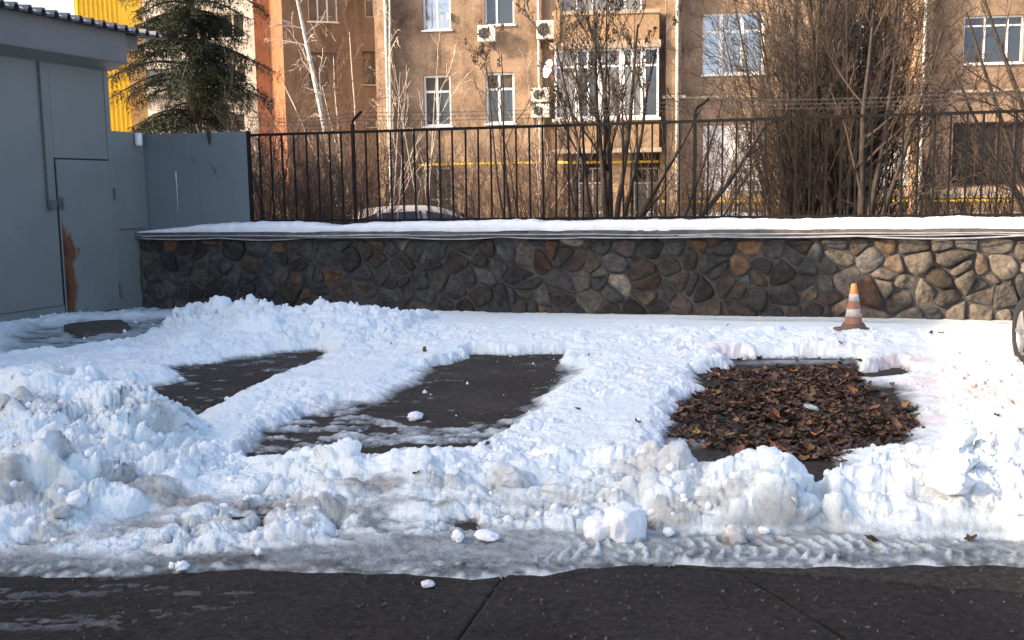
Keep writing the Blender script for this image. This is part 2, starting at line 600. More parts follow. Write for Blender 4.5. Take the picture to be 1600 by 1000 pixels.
print('seam', XYpq(*G(1130, 893)), XYpq(*G(1588, 922)), XYpq(*G(790, 905)), XYpq(*G(730, 985)), XYpq(*G(690, 645)))
ps = [-13.09 + 3.0 * i for i in range(9)]
qs = [-6.3, -3.63, -0.96, 1.70, 4.255, 7.00, 9.70, 12.37, 14.2]
cr0, cr1 = XYpq(*G(1150, 893)), XYpq(*G(1300, 988))
for i in range(len(ps) - 1):
    for j in range(len(qs) - 1):
        p0, p1, q0, q1 = ps[i], ps[i + 1], qs[j], qs[j + 1]
        if q1 > 12.9:
            q1 = 12.9
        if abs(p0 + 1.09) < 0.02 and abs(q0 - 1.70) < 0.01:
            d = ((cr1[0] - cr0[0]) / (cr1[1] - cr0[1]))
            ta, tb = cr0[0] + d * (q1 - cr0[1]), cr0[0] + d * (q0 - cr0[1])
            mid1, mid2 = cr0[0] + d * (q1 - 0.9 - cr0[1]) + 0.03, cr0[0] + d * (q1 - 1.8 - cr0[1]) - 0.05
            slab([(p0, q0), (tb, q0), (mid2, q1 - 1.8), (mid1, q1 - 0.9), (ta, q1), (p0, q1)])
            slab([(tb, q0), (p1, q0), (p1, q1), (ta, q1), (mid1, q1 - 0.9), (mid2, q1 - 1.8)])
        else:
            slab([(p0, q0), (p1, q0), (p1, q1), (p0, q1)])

# ================================================================== SNOW (one sheet, fan-shaped grid for even detail)
NY = 560
Yr = np.exp(np.linspace(math.log(3.05), math.log(15.6), NY))
sv = np.concatenate([np.linspace(-1.15, -0.58, 60, endpoint=False), np.linspace(-0.58, 0.56, 960), np.linspace(0.5635, 1.1, 50)])
NX = len(sv)
Sg, Yg = np.meshgrid(sv, Yr)
Xg = Sg * Yg
X, Y = Xg, Yg
WV = (X * 0.2516 + Y * 0.9678)            # distance coordinate perpendicular to the wall
WQ = WO[0] * 0.2516 + WO[1] * 0.9678      # wall face
DW = WQ - WV                              # distance in front of the wall

def sfun(pts, zdefault=0.0, idx=None):
    """pts: (px, py[, z]) -> interpolators over s=X/Y of Y and z"""
    a = []
    for p in pts:
        z = p[2] if len(p) > 2 else 0.0
        x, y = G(p[0], p[1], z)
        a.append((x / y, y, z))
    a.sort()
    a = np.array(a)
    return np.interp(Sg, a[:, 0], a[:, 1]), np.interp(Sg, a[:, 0], a[:, 2])

jx = 0.10 * fbm(X * 2.1, Y * 2.1, 3, 4); jy = 0.10 * fbm(X * 2.1, Y * 2.1, 31, 4)
jit = 0.085 * fbm(X * 4.5, Y * 6, 77, 6, 0.68)

bayA = [G(*p) for p in ((170, 640), (215, 610), (285, 596), (265, 574), (345, 565), (430, 553), (497, 545), (512, 553), (484, 574), (400, 606), (325, 648), (250, 695), (195, 670))]
bayB = [G(*p) for p in ((738, 554), (886, 553), (872, 570), (902, 584), (880, 596), (858, 618), (818, 652), (740, 672), (640, 672), (555, 645), (645, 603), (668, 576))]
slB = [G(*p) for p in ((400, 722), (450, 672), (545, 632), (640, 640), (800, 655), (790, 684), (720, 712), (560, 720))]
bayC = [G(*p) for p in ((1088, 585), (1138, 577), (1128, 560), (1342, 560), (1345, 583), (1410, 574), (1418, 588), (1352, 592), (1352, 600), (1412, 606), (1440, 660), (1430, 692), (1330, 712), (1300, 762), (1245, 762), (1200, 735), (1100, 735), (1030, 706), (1050, 652), (1090, 612))]
steps = [G(*p) for p in ((20, 540), (60, 515), (210, 505), (285, 500), (250, 520), (200, 535), (70, 556), (15, 560))]

Ye, _ = sfun([(-300, 900), (0, 903), (200, 905), (250, 900), (330, 893), (450, 893), (600, 899), (750, 905), (850, 901), (900, 889), (1000, 886), (1100, 886), (1300, 889), (1450, 884), (1600, 887), (2000, 890)])
Ytop, _ = sfun([(-300, 872), (0, 872), (200, 882), (300, 872), (450, 862), (600, 853), (700, 842), (850, 838), (1100, 838), (1300, 838), (1450, 846), (1600, 848), (2000, 848)])
Yc, hc = sfun([(0, 735, .06), (270, 718, .06), (400, 716, .07), (470, 712, .09), (500, 700, .16), (560, 712, .17), (640, 703, .19), (700, 701, .19), (750, 716, .13), (850, 712, .10), (930, 708, .13), (1020, 704, .19), (1060, 713, .19),
               (1098, 734, .13), (1135, 716, .25), (1180, 712, .27), (1222, 717, .27), (1240, 745, .10), (1292, 748, .08), (1312, 718, .22), (1380, 703, .25), (1440, 699, .27), (1500, 698, .29), (1560, 705, .26), (1700, 705, .26), (2100, 700, .25)])
Yb, hb = sfun([(0, 560, 0), (130, 520, .02), (200, 497, .06), (290, 487, .22), (340, 479, .30), (440, 482, .30), (520, 474, .36), (590, 486, .27), (640, 492, .2), (690, 492, .07), (760, 494, .03), (900, 496, .02), (2000, 502, .02)])

# base cover
z = 0.115 + 0.014 * fbm(X * 1.3, Y * 1.3, 5, 4)
rough_amp = np.full(X.shape, 0.025)
far_flat = sstep(1.9, 1.2, DW) * sstep(-0.02, 0.06, Sg + 0.06)      # untouched strip along the wall
front = sstep(0.0, 0.25, Yc - Y)                                      # in front of the berm crest
z = z * (1 - 0.62 * front)
rough_amp = rough_amp + 0.012 * front
z = z * (1 - .80 * sstep(1.9, 0.1, DW))
z = z * (1 - .25 * sstep(2.6, 3.6, DW))
# berm
d = Y - Yc
back = np.clip(1 - d / 0.24, 0, 1); frt = np.clip(1 + d / np.interp(Sg, [-.5, -.2, 0, .5], [1.3, .8, .75, .85]), 0, 1)
prof = np.where(d > 0, back * back * (3 - 2 * back), frt ** 1.25)
jag = 1 + 0.28 * fbm(Sg * 34, Sg * 0 + 2, 41, 3)
z = np.maximum(z, z * (1 - prof) + (hc * jag) * prof)
berm_amt = prof * np.clip(hc / 0.15, 0, 1.4)
rough_amp = rough_amp + 0.045 * berm_amt
# left heap
heap = np.zeros_like(X)
for px, py, zz, r in ((30, 575, .50, .9), (90, 586, .49, .8), (150, 594, .46, .75), (198, 612, .40, .45), (232, 642, .30, .35), (-60, 570, .5, 1.0), (120, 660, .33, .9), (200, 690, .22, .8), (20, 680, .33, 1.0)):
    cx, cy = G(px, py, zz)
    dd = np.sqrt((X - cx) ** 2 + (Y - cy) ** 2) / r
    heap = np.maximum(heap, zz * np.clip(1 - dd ** 1.7, 0, 1))
heap_s = heap
z = np.maximum(z, heap_s)
rough_amp = rough_amp + 0.07 * np.clip(heap / 0.25, 0, 1)
# back heap
d = Y - Yb
bp = np.where(d > 0, np.clip(1 - d / 0.9, 0, 1), np.clip(1 + d / np.interp(Sg, [-.4, -.3, -.16, -.1, 0], [2.6, 2.7, 2.2, 1.2, .6]), 0, 1) ** 1.1)
z = np.maximum(z, 0.02 + hb * bp)
rough_amp = rough_amp + 0.040 * np.clip(hb * bp / 0.2, 0, 1) * sstep(-0.06, -0.12, Sg)
rough_amp = rough_amp * (1 - 0.93 * far_flat)

# big rounded clods pressed into the banks: (px, py of the crown, height, radius)
for px, py, zz, r in ((1135, 718, .25, .16), (1182, 714, .27, .17), (1222, 722, .27, .12), (1150, 745, .20, .2), (1200, 750, .2, .2), (1330, 716, .23, .15), (1385, 706, .25, .18), (1440, 700, .27, .2), (1492, 699, .28, .2), (1545, 708, .27, .2), (1420, 730, .22, .25), (1510, 740, .22, .25),
                      (512, 703, .16, .10), (575, 713, .17, .13), (650, 704, .19, .13), (702, 702, .19, .12), (1028, 704, .19, .07), (760, 722, .13, .1), (945, 712, .13, .09), (600, 735, .14, .16), (680, 730, .15, .17), (800, 740, .12, .15), (1060, 722, .17, .1), (900, 745, .12, .2), (540, 735, .13, .13), (450, 722, .1, .1),
                      (40, 578, .49, .22), (88, 592, .47, .13), (140, 594, .47, .11), (180, 612, .40, .17), (212, 642, .33, .13), (110, 630, .38, .22), (170, 650, .33, .2), (50, 650, .36, .25), (240, 684, .22, .14), (130, 700, .22, .22), (30, 720, .2, .2),
                      (300, 487, .26, .4), (345, 481, .32, .35), (470, 481, .33, .3), (520, 475, .36, .28), (560, 482, .31, .25), (595, 490, .26, .22), (640, 495, .18, .2), (410, 500, .26, .4), (300, 520, .2, .3), (320, 545, .15, .2), (270, 545, .12, .2), (500, 505, .25, .4), (440, 530, .17, .35)):
    cx, cy = G(px, py, zz)
    dd = np.sqrt((X - cx) ** 2 + (Y - cy) ** 2 + 0 * X) / r * (1 + .22 * fbm(X * 4 / (r / .15), Y * 4 / (r / .15), int(px), 3))
    z = np.maximum(z, np.where(dd < 1, zz - .01 - (1 - np.sqrt(np.clip(1 - dd * dd, 0, 1))) * min(r * .9, zz * .9), -1))
# lumps
rough_amp = np.minimum(rough_amp, .085) * np.clip(1.0 + 1.3 * fbm(X * 1.7, Y * 1.7, 201, 3), .25, 1.7)
zbase = z.copy()
wx, wy = X + 0.06 * fbm(X * 3, Y * 3, 91, 3), Y + 1.5 * zbase + 0.06 * fbm(X * 3, Y * 3, 92, 3)
blk_m = sstep(-.15, .25, fbm(X * 1.9, Y * 1.9, 211, 3))
blk = (blocks(wx * 5.0 + .3 * fbm(X * 9, Y * 9, 212, 2), wy * 6.0, 213) - .4) * .55 + (blocks(wx * 13, wy * 14, 217) - .4) * .22
lump = 1.15 * (domes(wx * 3.0, wy * 3.0, 11, .5) - .15) + 0.80 * (domes(wx * 6.5, wy * 6.5, 21, .55) - .15) + 0.34 * (domes(wx * 14, wy * 14, 31, .5) - .12) + 0.13 * (domes(wx * 29, wy * 29, 51, .45) - .1)
bil = billow(wx * 4.0, wy * 4.0, 61, 5, 0.62) - 0.42
dz = rough_amp * (1.35 * lump * (1 - .55 * blk_m) + 1.0 * bil + 1.5 * blk_m * blk)
z = z + dz
z = z + (1 - far_flat) * 0.0068 * (billow(X * 26, Y * 26, 71, 3, .6) - 0.4)
z = z + far_flat * (0.012 * fbm(X * 1.2, Y * 3.0, 8, 3) + 0.0018 * fbm(X * 18, Y * 18, 9, 3))
# packed, driven-over apron between berm and slush
apron = front * (1 - np.clip(berm_amt, 0, 1)) * (1 - np.clip(heap / .12, 0, 1))
z = z - apron * 0.012

# slush band by the lane
tb = sstep(0.10, -0.02, Y - Ytop + 0.05 * fbm(X * 4, Y * 4, 15, 4))   # 1 inside slush
zs = 0.016 + 0.010 * fbm(X * 6, Y * 14, 16, 4) + 0.012 * domes(X * 20, Y * 20, 18, .45)
tr_c = (Y - (Ye + Ytop) / 2) / np.maximum(Ytop - Ye, 0.05)            # -.5 .. .5 across the band
right = sstep(-0.02, 0.06, Sg)
U = X * 0.99 - Y * 0.1
chev = np.sin((U + 0.55 * np.abs(tr_c + .05) * 0.25 + 0.045 * fbm(X * 4, Y * 7, 19, 4)) * 2 * pi / 0.068)
tread = np.clip(chev, -0.3, 1) * sstep(.42, .30, np.abs(tr_c - .03)) * sstep(-.15, .3, fbm(X * 2.3, Y * 5, 23, 4) + .22 * right)
tread = tread * (0.35 + .65 * right) * np.clip(.75 + 1.2 * fbm(X * 9, Y * 16, 24, 3), 0, 1.3)
zs = zs + 0.011 * tread + .007 * fbm(X * 24, Y * 34, 29, 4, .7)
z = z * (1 - tb) + zs * tb
# lane edge
de = Y - Ye + 0.035 * fbm(X * 6, Y * 6, 44, 4)
z = z * sstep(0.0, 0.06, de) - 0.02 * sstep(0.02, -0.02, de)
# icy streaks on the lane at the left
lx, ly = G(20, 940); 
strk = fbm(X * 3.2, Y * 13, 55, 5, .65) + 0.35 * fbm(X * 22, Y * 30, 56, 3) + 0.25 * sstep(-0.2, -0.42, Sg) - 0.30
win = sstep(-0.24, -0.30, Sg) * sstep(3.55, 3.75, Y)
zst = 0.016 * np.clip(strk * win + .16 * fbm(X * 60, Y * 60, 57, 2), -1, 1) - 0.002
zst = np.where(win > 0.02, zst, -0.02)
z = np.where(de < 0.02, np.maximum(z, np.minimum(zst, .006)), z)

# bays scraped clear
slush = tb.copy()
def carve(poly, z, e, j=1.0, floor=-0.02):
    sd = poly_sd(poly, X + jx * .5 * j, Y + jy * .5 * j) + jit * j
    k = np.clip(sd / e + .30, 0, 1) ** .9
    return z * k + floor * (1 - k) , sd
eA = 0.14
z, sdA = carve(bayA, z, 0.26, 1.2)
z, sdB = carve(bayB, z, np.where(Y > 9.3, .10, .38), 1.5)
z, sdC = carve(bayC, z, np.where(Y > 8.6, .10, np.where(Sg > .30, .42, .18)), 1.0)
sdS = poly_sd(slB, X + jx, Y + jy) + jit * 1.5
patch = fbm(X * 4.5, Y * 8, 64, 5, .65)
zf = 0.05 * (patch + 0.30 * domes(X * 12, Y * 12, 66, .4) - .05)
kS = sstep(0.22, 0.02, sdS) * sstep(-0.1, 0.1, sdB)
z = z * (1 - kS) + np.clip(zf, -0.02, .05) * kS
# shed step area: trodden
sdT = poly_sd(steps, X + jx, Y + jy)
kT = sstep(0.3, -0.1, sdT)
z = z * (1 - kT) + (0.018 + 0.035 * fbm(X * 4, Y * 8, 84, 4)) * kT
# thin film patches inside bays
for sdv, th, sc in ((sdA, .30, 1.0), (sdB, .42, 1.0)):
    f_ = fbm(X * 5, Y * 11, 65, 5, .7) - th + 0.6 * np.clip(0.25 + sdv, 0, .25)
    z = np.where(sdv < 0.02, np.maximum(z, np.clip(f_ * .03, -0.02, 0.008)), z)
# low tongue of slush in the near part of bay C
cx, cy = G(1075, 692)
f_ = 0.16 - np.sqrt(((X - cx) / 1.7) ** 2 + ((Y - cy) * 1.0) ** 2) + .05 * fbm(X * 6, Y * 6, 67, 3)
z = np.where(sdC < 0.02, np.maximum(z, np.clip(f_ * .12, -.02, .02)), z)
cx, cy = G(1240, 566)
f_ = 0.10 - np.sqrt(((X - cx) / 7) ** 2 + ((Y - cy) * 0.6) ** 2) + .03 * fbm(X * 6, Y * 6, 68, 3)
z = np.where(sdC < 0.02, np.maximum(z, np.clip(f_ * .12, -.02, .014)), z)

# surface condition
thin = sstep(0.045, 0.004, z)
sdmin = np.minimum(np.minimum(sdA, sdB), sdC)
edge_dirty = thin * 0.75
slush = slush * np.clip(.80 + .35 * sstep(.30, .0, Y - Ye), 0, 1.1)
slush = np.clip(np.maximum(slush * (0.80 + .2 * fbm(X * 5, Y * 9, 99, 3)), edge_dirty), 0, 1)
slush = np.maximum(slush, kS * 0.55 * sstep(.05, -.2, patch) + kS * .15)
slush = np.maximum(slush, kT * (.62 + .5 * fbm(X * 3, Y * 7, 85, 4)))
slush = slush * (1 - 0.62 * np.clip(tread, 0, 1) * tb)
dirt = np.zeros_like(X)
n1 = fbm(X * 3.2, Y * 4.2, 101, 5, .62); n2 = fbm(X * 9, Y * 9, 103, 4, .65)
for px, py, rx, ry, a in ((215, 768, .11, .06, .6), (280, 772, .14, .06, .7), (555, 762, .14, .09, .7), (75, 765, .14, .07, .5), (235, 700, .14, .10, .5), (60, 715, .22, .12, .45), (390, 775, .22, .06, .7),
                          (480, 785, .22, .05, .6), (150, 820, .2, .05, .35), (880, 760, .5, .15, .22), (1010, 745, .3, .13, .40), (1040, 800, .18, .06, .55), (1085, 790, .25, .06, .45), (1290, 810, .25, .06, .30), (1465, 742, .07, .06, .8), (1545, 800, .22, .1, .35),
                          (1190, 826, .16, .03, .4), (35, 650, .25, .15, .3), (160, 660, .3, .2, .25), (420, 680, .12, .08, .5), (1060, 705, .1, .06, .3), (25, 800, .25, .08, .5), (700, 778, .9, .03, .35), (320, 800, .5, .05, .4)):
    cx, cy = G(px, py, 0.08)
    q = np.sqrt(((X - cx) / (rx * 1.7)) ** 2 + ((Y - cy) / (ry * 1.9)) ** 2) + 0.75 * n1 + 0.3 * n2
    dirt = np.maximum(dirt, a * sstep(1.0, 0.25, q))
gen = sstep(.10, .62, n1 * .8 + n2 * .5) * (front * .42 * (1 - .6 * right) + .2 * np.clip(heap / .2, 0, 1))
lane_ice = (de < 0.02)
slush = np.where(lane_ice, .93, slush)
dirt = np.clip(np.maximum(dirt, gen) + front * .04 * (1 - .6 * right) + .03 * apron, 0, 1)
grime = sstep(.25, .6, fbm(X * 1.5, Y * 3.5, 104, 5, .6) + .25 * n2) * apron * (.8 - .35 * right)
slush = np.maximum(slush, grime)
zgY = np.abs(np.gradient(z, Yr, axis=0))
steep = sstep(.9, .25, zgY)
slush = slush * np.where(thin > 0, .35 + .65 * steep, 1)
film = steep * sstep(.011, .0, z - .006 * fbm(X * 30, Y * 30, 301, 3)) * .88
pink = np.zeros_like(X)
for px, py, rx, ry, a in ((1540, 605, .85, .8, .6), (1440, 560, .5, .35, .5), (1490, 640, .4, .4, .25), (1130, 545, .5, .25, .3), (1090, 605, .12, .3, .25), (500, 625, .35, .18, .22), (985, 690, .25, .3, .15)):
    cx, cy = G(px, py, .1)
    q = np.sqrt(((X - cx) / rx) ** 2 + ((Y - cy) / ry) ** 2) + .7 * fbm(X * 2.2 + Y * 1.2, Y * 3, 105, 5, .6)
    pink = np.maximum(pink, a * sstep(1.0, 0.1, q))
# keep the sheet clear of wall and shed
z = np.where(DW < -0.02, -0.05, z)
gS = np.gradient(zbase, sv, axis=1) / Y
gY = np.gradient(zbase, Yr, axis=0) - Sg * gS
den = np.sqrt(1 + gS ** 2 + gY ** 2)
pres = sstep(.03, .08, z) * (1 - tb)
V = np.stack([X - gS / den * dz * pres * 1.1, Y - gY / den * dz * pres * 1.1, z], -1).reshape(-1, 3)
idx = np.arange(NX * NY).reshape(NY, NX)
q = np.stack([idx[:-1, :-1], idx[:-1, 1:], idx[1:, 1:], idx[1:, :-1]], -1).reshape(-1, 4)
zz = z.reshape(-1)
wallmask = ((DW > -0.06) & (((X - WO[0]) * 0.936 - (Y - WO[1]) * 0.351) > -0.05)).reshape(-1)
keep = (zz[q].max(axis=1) > 0.0005) & wallmask[q].all(axis=1)
q = q[keep]
used = np.zeros(len(V), bool); used[q.ravel()] = True
remap = np.cumsum(used) - 1
q = remap[q]
att = {'dirt': dirt.reshape(-1)[used], 'slush': slush.reshape(-1)[used], 'pink': pink.reshape(-1)[used], 'film': film.reshape(-1)[used]}

def snow_mat():
    mt, nt, bs = mk('snow')
    def at(n_):
        a = nt.nodes.new('ShaderNodeAttribute'); a.attribute_name = n_
        return a.outputs['Fac']
    w_ = ramp(nt, noise(nt, 2.2, 5, .6), .3, .7, (.79, .88, .88, 1), (.88, .905, .89, 1))
    sl_ = ramp(nt, noise(nt, 24, 5, .75), .35, .68, (.018, .019, .020, 1), (.115, .128, .132, 1))
    d_ = ramp(nt, noise(nt, 30, 5, .75), .3, .7, (.09, .07, .055, 1), (.34, .29, .24, 1))
    # break the stains up with fine noise
    def brk(fac, sc, k):
        nn = noise(nt, sc, 6, .75)
        a = nt.nodes.new('ShaderNodeMath'); a.operation = 'MULTIPLY_ADD'
        nt.links.new(nn, a.inputs[0]); a.inputs[1].default_value = k; a.inputs[2].default_value = -k / 2
        b = nt.nodes.new('ShaderNodeMath'); b.operation = 'MULTIPLY'
        nt.links.new(a.outputs[0], b.inputs[0])
        s4 = nt.nodes.new('ShaderNodeMath'); s4.operation = 'MULTIPLY'; s4.inputs[1].default_value = 4; s4.use_clamp = True
        nt.links.new(fac, s4.inputs[0]); nt.links.new(s4.outputs[0], b.inputs[1])
        c = nt.nodes.new('ShaderNodeMath'); c.operation = 'ADD'; c.use_clamp = True
        nt.links.new(fac, c.inputs[0]); nt.links.new(b.outputs[0], c.inputs[1])
        return c.outputs[0]
    c = mixc(nt, at('pink'), w_, (.84, .56, .53))
    c = mixc(nt, brk(at('slush'), 16, .9), c, sl_)
    c = mixc(nt, brk(at('dirt'), 20, 1.0), c, d_)
    c = mixc(nt, brk(at('film'), 26, .9), c, (.036, .032, .028))
    # pepper of grit
    gr = ramp(nt, noise(nt, 60, 3, .6), .70, .76)
    gm = nt.nodes.new('ShaderNodeMath'); gm.operation = 'MULTIPLY'; gm.inputs[1].default_value = .55
    nt.links.new(gr, gm.inputs[0])
    c = mixc(nt, gm.outputs[0], c, (.2, .17, .14))
    nt.links.new(c, bs.inputs['Base Color'])
    r = nt.nodes.new('ShaderNodeMapRange'); r.inputs[3].default_value = .75; r.inputs[4].default_value = .38
    nt.links.new(at('slush'), r.inputs[0]); nt.links.new(r.outputs[0], bs.inputs['Roughness'])
    bs.inputs['Specular IOR Level'].default_value = .35
    mm = nt.nodes.new('ShaderNodeMath'); mm.operation = 'ADD'
    nt.links.new(noise(nt, 45, 6, .75), mm.inputs[0]); nt.links.new(noise(nt, 14, 5, .7), mm.inputs[1])
    bump(nt, bs, mm.outputs[0], .65, .02)
    return mt
M['snow'] = snow_mat()
me = mesh_np('snow_cover', V[used], q.ravel(), np.full(len(q), 4), [M['snow']], True, att)
link('snow_cover', me, kind='stuff')

def snow_z(px, py):
    """height of the built sheet where a photo pixel meets the ground"""
    zc = 0.1
    for _ in range(6):
        x, y = G(px, py, zc)
        i = min(np.searchsorted(Yr, y), NY - 1); j = min(np.searchsorted(sv, x / y), NX - 1)
        zc = .5 * zc + .5 * max(0.0, float(z[i, j]))
    return x, y, max(0.0, float(z[i, j]))
def z_at(x, y):
    i = min(np.searchsorted(Yr, y), NY - 1); j = min(np.searchsorted(sv, x / y), NX - 1)
    return max(0.0, float(z[i, j]))

# ---------------- loose crumbs of snow
def ico(sub=1):
    import bmesh
    bm = bmesh.new()
    bmesh.ops.create_icosphere(bm, subdivisions=sub, radius=1)
    v = np.array([x.co[:] for x in bm.verts]); f = np.array([[y.index for y in x.verts] for x in bm.faces])
    bm.free()
    return v, f
IV1, IF1 = ico(1); IV2, IF2 = ico(2); IV3, IF3 = ico(3)
rng = np.random.default_rng(4)
cV, cF = [], []
nb = 0
weights = (rough_amp ** 1.6 * (z > 0.03) * (1 - tb) * (Sg > -0.6) * (Sg < 0.6)).copy()
weights += ((z < 0.02) & (z > -0.03) & (sdmin < 0.1) & (sdC > 0)) * 0.0004
wt = (weights * Y ** 2).reshape(-1); wt = wt / wt.sum()
pick = rng.choice(len(wt), 4000, p=wt)
for k in pick:
    x_, y_, z_ = X.flat[k], Y.flat[k], max(z.flat[k], 0)
    r = 0.0035 + 0.016 * rng.random() ** 4 * (1.5 if rough_amp.flat[k] > .03 else .8)
    v = IV1 * (1 + .16 * rng.standard_normal((len(IV1), 1))) * r * (rng.random(3) * .6 + .7)
    cV.append(v + (x_, y_, z_ + r * .1)); cF.append(IF1 + nb); nb += len(v)
cV = np.concatenate(cV); cF = np.concatenate(cF)
M['snow_plain'] = simple('snow_lumps', (.88, .89, .90), (.78, .79, .80), 6, .75, .6, 30, .02)
me = mesh_np('snow_crumbs', cV, cF.ravel(), np.full(len(cF), 3), [M['snow_plain']], True)
link('snow_crumbs', me, kind='stuff')

# ---------------- grit lying on the slabs
rg_ = np.random.default_rng(12)
M['grit'] = simple('grit', (.10, .09, .08), (.025, .022, .02), 80, .9)
gV, gF, nb = [], [], 0
for k in range(5200):
    if k < 3400:
        y_ = rg_.uniform(3.2, 4.5); x_ = rg_.uniform(-.55, .55) * y_
    else:
        y_ = rg_.uniform(5.5, 10.2); x_ = rg_.uniform(-.45, .12) * y_
    if z_at(x_, y_) > .004:
        continue
    r = .0018 + .0065 * rg_.random() ** 5
    v = IV1 * (1 + .25 * rg_.standard_normal((len(IV1), 1))) * r * (rg_.random(3) * .7 + .6)
    gV.append(v + (x_, y_, r * .4)); gF.append(IF1 + nb); nb += len(v)
gF = np.concatenate(gF)
link('grit', mesh_np('grit', np.concatenate(gV), gF.ravel(), np.full(len(gF), 3), [M['grit']], False), kind='stuff')

# ---------------- chunks one can pick out
def chunk(px, py, wpx, hpx, label, seed, blocky=0.0, mat='snow_plain', sink=.25, zfix=None):
    x_, y_, z_ = snow_z(px, py) if zfix is None else (*G(px, py, zfix), zfix)
    sc = y_ / FPX
    rx, rz = wpx * sc / 2, hpx * sc / 2
    rg = np.random.default_rng(seed)
    v = IV3.copy()
    if blocky:
        v = np.sign(v) * np.abs(v) ** (1 - .55 * blocky)
    for o_, a in ((1.6, .30), (3.7, .22), (8, .12)):
        nn = fbm(v[:, 0] * o_ + seed, v[:, 1] * o_ + v[:, 2] * 1.7 * o_ + seed * 3, seed, 3)
        v = v * (1 + a * nn[:, None])
    v = v * (rx, rx * .85, rz)
    me = mesh_np('snow_chunk', v, IF3.ravel(), np.full(len(IF3), 3), [M[mat]], True)
    o = link('snow_chunk', me)
    o.location = (x_, y_, z_ + rz * (1 - sink))
    o.rotation_euler = (0, 0, rg.random() * 6)
    o['label'] = label; o['category'] = 'snow chunk'; o['group'] = 'loose chunks of snow'
M['snow_dirty'] = simple('dirty_snow_lump', (.72, .72, .71), (.36, .33, .30), 14, .8, .6, 30, .02)
chunk(322, 706, 38, 30, 'round white snow lump lying just right of the big heap', 1)
chunk(649, 655, 30, 15, 'small oval snow lump lying alone on the bare middle bay', 2)
chunk(285, 891, 22, 18, 'small white snowball at the lane edge below the left heap', 3)
chunk(269, 888, 12, 12, 'tiny snow lump touching the snowball at the lane edge', 31)
chunk(404, 866, 13, 12, 'tiny round snowball on the packed snow, lower left', 4)
chunk(668, 915, 26, 9, 'flat scrap of snow lying out on the dark lane slabs', 5, mat='snow_dirty')
chunk(52, 622, 72, 42, 'largest smooth boulder of snow on top of the left heap', 6, sink=.3, zfix=.36)
chunk(978, 838, 62, 62, 'squarish upright block of snow at the front of the bank', 7, blocky=.8, sink=.3)
chunk(935, 838, 46, 38, 'wedge of snow leaning on the squarish block, left side', 8, blocky=.5, sink=.3)
chunk(1147, 846, 40, 34, 'grey icy lump on the tyre track below the cleared leaf bay', 9, mat='snow_dirty')
chunk(1194, 832, 20, 11, 'small clean white lump beside the grey icy lump', 10)
chunk(1045, 836, 22, 14, 'egg sized snow lump to the right of the squarish block', 12)
chunk(1480, 738, 76, 40, 'long smooth rounded snow slab capping the right bank', 13, sink=.35)
chunk(655, 497, 12, 15, 'little upright snow lump on the back heap by the wall', 16)
chunk(598, 494, 18, 14, 'little snow lump on the shoulder of the back heap', 17)
chunk(715, 845, 20, 22, 'small upright snow lump at the slush edge', 18)
chunk(760, 842, 40, 16, 'low snow clod at the slush edge beside the small upright lump', 19)
chunk(120, 795, 34, 30, 'knobbly snow clod on the apron below the left heap', 20)
chunk(95, 806, 30, 22, 'dirty knobbly snow clod beside the clean one below the heap', 22, mat='snow_dirty')
chunk(138, 600, 34, 36, 'pointed snow lump standing at the peak of the left heap', 23, sink=.4, zfix=.40)

# ================================================================== STONE WALL
WALL_L = 15.5
wall = root('stone_wall', 'low retaining wall of mixed rubble stones with concrete coping', 'wall', (WO[0], WO[1], 0))
WI = Matrix.Translation((-WO[0], -WO[1], 0))
def wbuild(mb, name, mat, parent, r0, **kw):
    loc = r0.location
    mb.v = [(a - loc.x, b - loc.y, c - loc.z) for a, b, c in mb.v]
    return mb.build(name, mat, parent, **kw)
# mortar backing with uneven face
mt, nt, bs = mk('mortar')
c = mixc(nt, ramp(nt, noise(nt, 5, 5, .6), .3, .7), (.088, .080, .069), (.048, .044, .039))
nt.links.new(c, bs.inputs['Base Color']); bs.inputs['Roughness'].default_value = .95
bump(nt, bs, noise(nt, 28, 6, .7), .9, .02)
M['mortar'] = mt
nu, nz = 300, 30
uu, zz_ = np.meshgrid(np.linspace(0, WALL_L, nu), np.linspace(-0.3, Z_CAPB, nz))
oo = 0.006 * fbm(uu * 9, zz_ * 9, 3, 3)
Pm = np.stack([W.u.x * uu + W.n.x * oo, W.u.y * uu + W.n.y * oo, zz_], -1).reshape(-1, 3)
ii = np.arange(nu * nz).reshape(nz, nu)
qq = np.stack([ii[:-1, :-1], ii[:-1, 1:], ii[1:, 1:], ii[1:, :-1]], -1).reshape(-1)
link('mortar', mesh_np('mortar', Pm, qq, np.full(len(qq) // 4, 4), [M['mortar']], True), wall)
mb = MB(); mb.pbox(W, 0.0, WALL_L, -0.3, Z_CAPB - .005, -0.5, -0.03)
wbuild(mb, 'wall_core', M['mortar'], wall, wall)
# stone material driven by object colour
mt, nt, bs = mk('rubble_stone')
oi = nt.nodes.new('ShaderNodeObjectInfo')
n_ = ramp(nt, noise(nt, 13, 8, .78), .34, .68, (.38, .38, .39, 1), (1.6, 1.55, 1.45, 1))
c = mixc(nt, 1.0, oi.outputs['Color'], n_, 'MULTIPLY')
c = mixc(nt, 1.0, c, ramp(nt, noise(nt, 1.6, 6, .7), .35, .65, (.62, .60, .58, 1), (1.35, 1.3, 1.22, 1)), 'MULTIPLY')
n2_ = ramp(nt, noise(nt, 60, 4, .7), .60, .75)
mm = nt.nodes.new('ShaderNodeMath'); mm.operation = 'MULTIPLY'; mm.inputs[1].default_value = .35
nt.links.new(n2_, mm.inputs[0])
c = mixc(nt, mm.outputs[0], c, (.30, .28, .25))
nt.links.new(c, bs.inputs['Base Color']); bs.inputs['Roughness'].default_value = .9
bs.inputs['Specular IOR Level'].default_value = .3
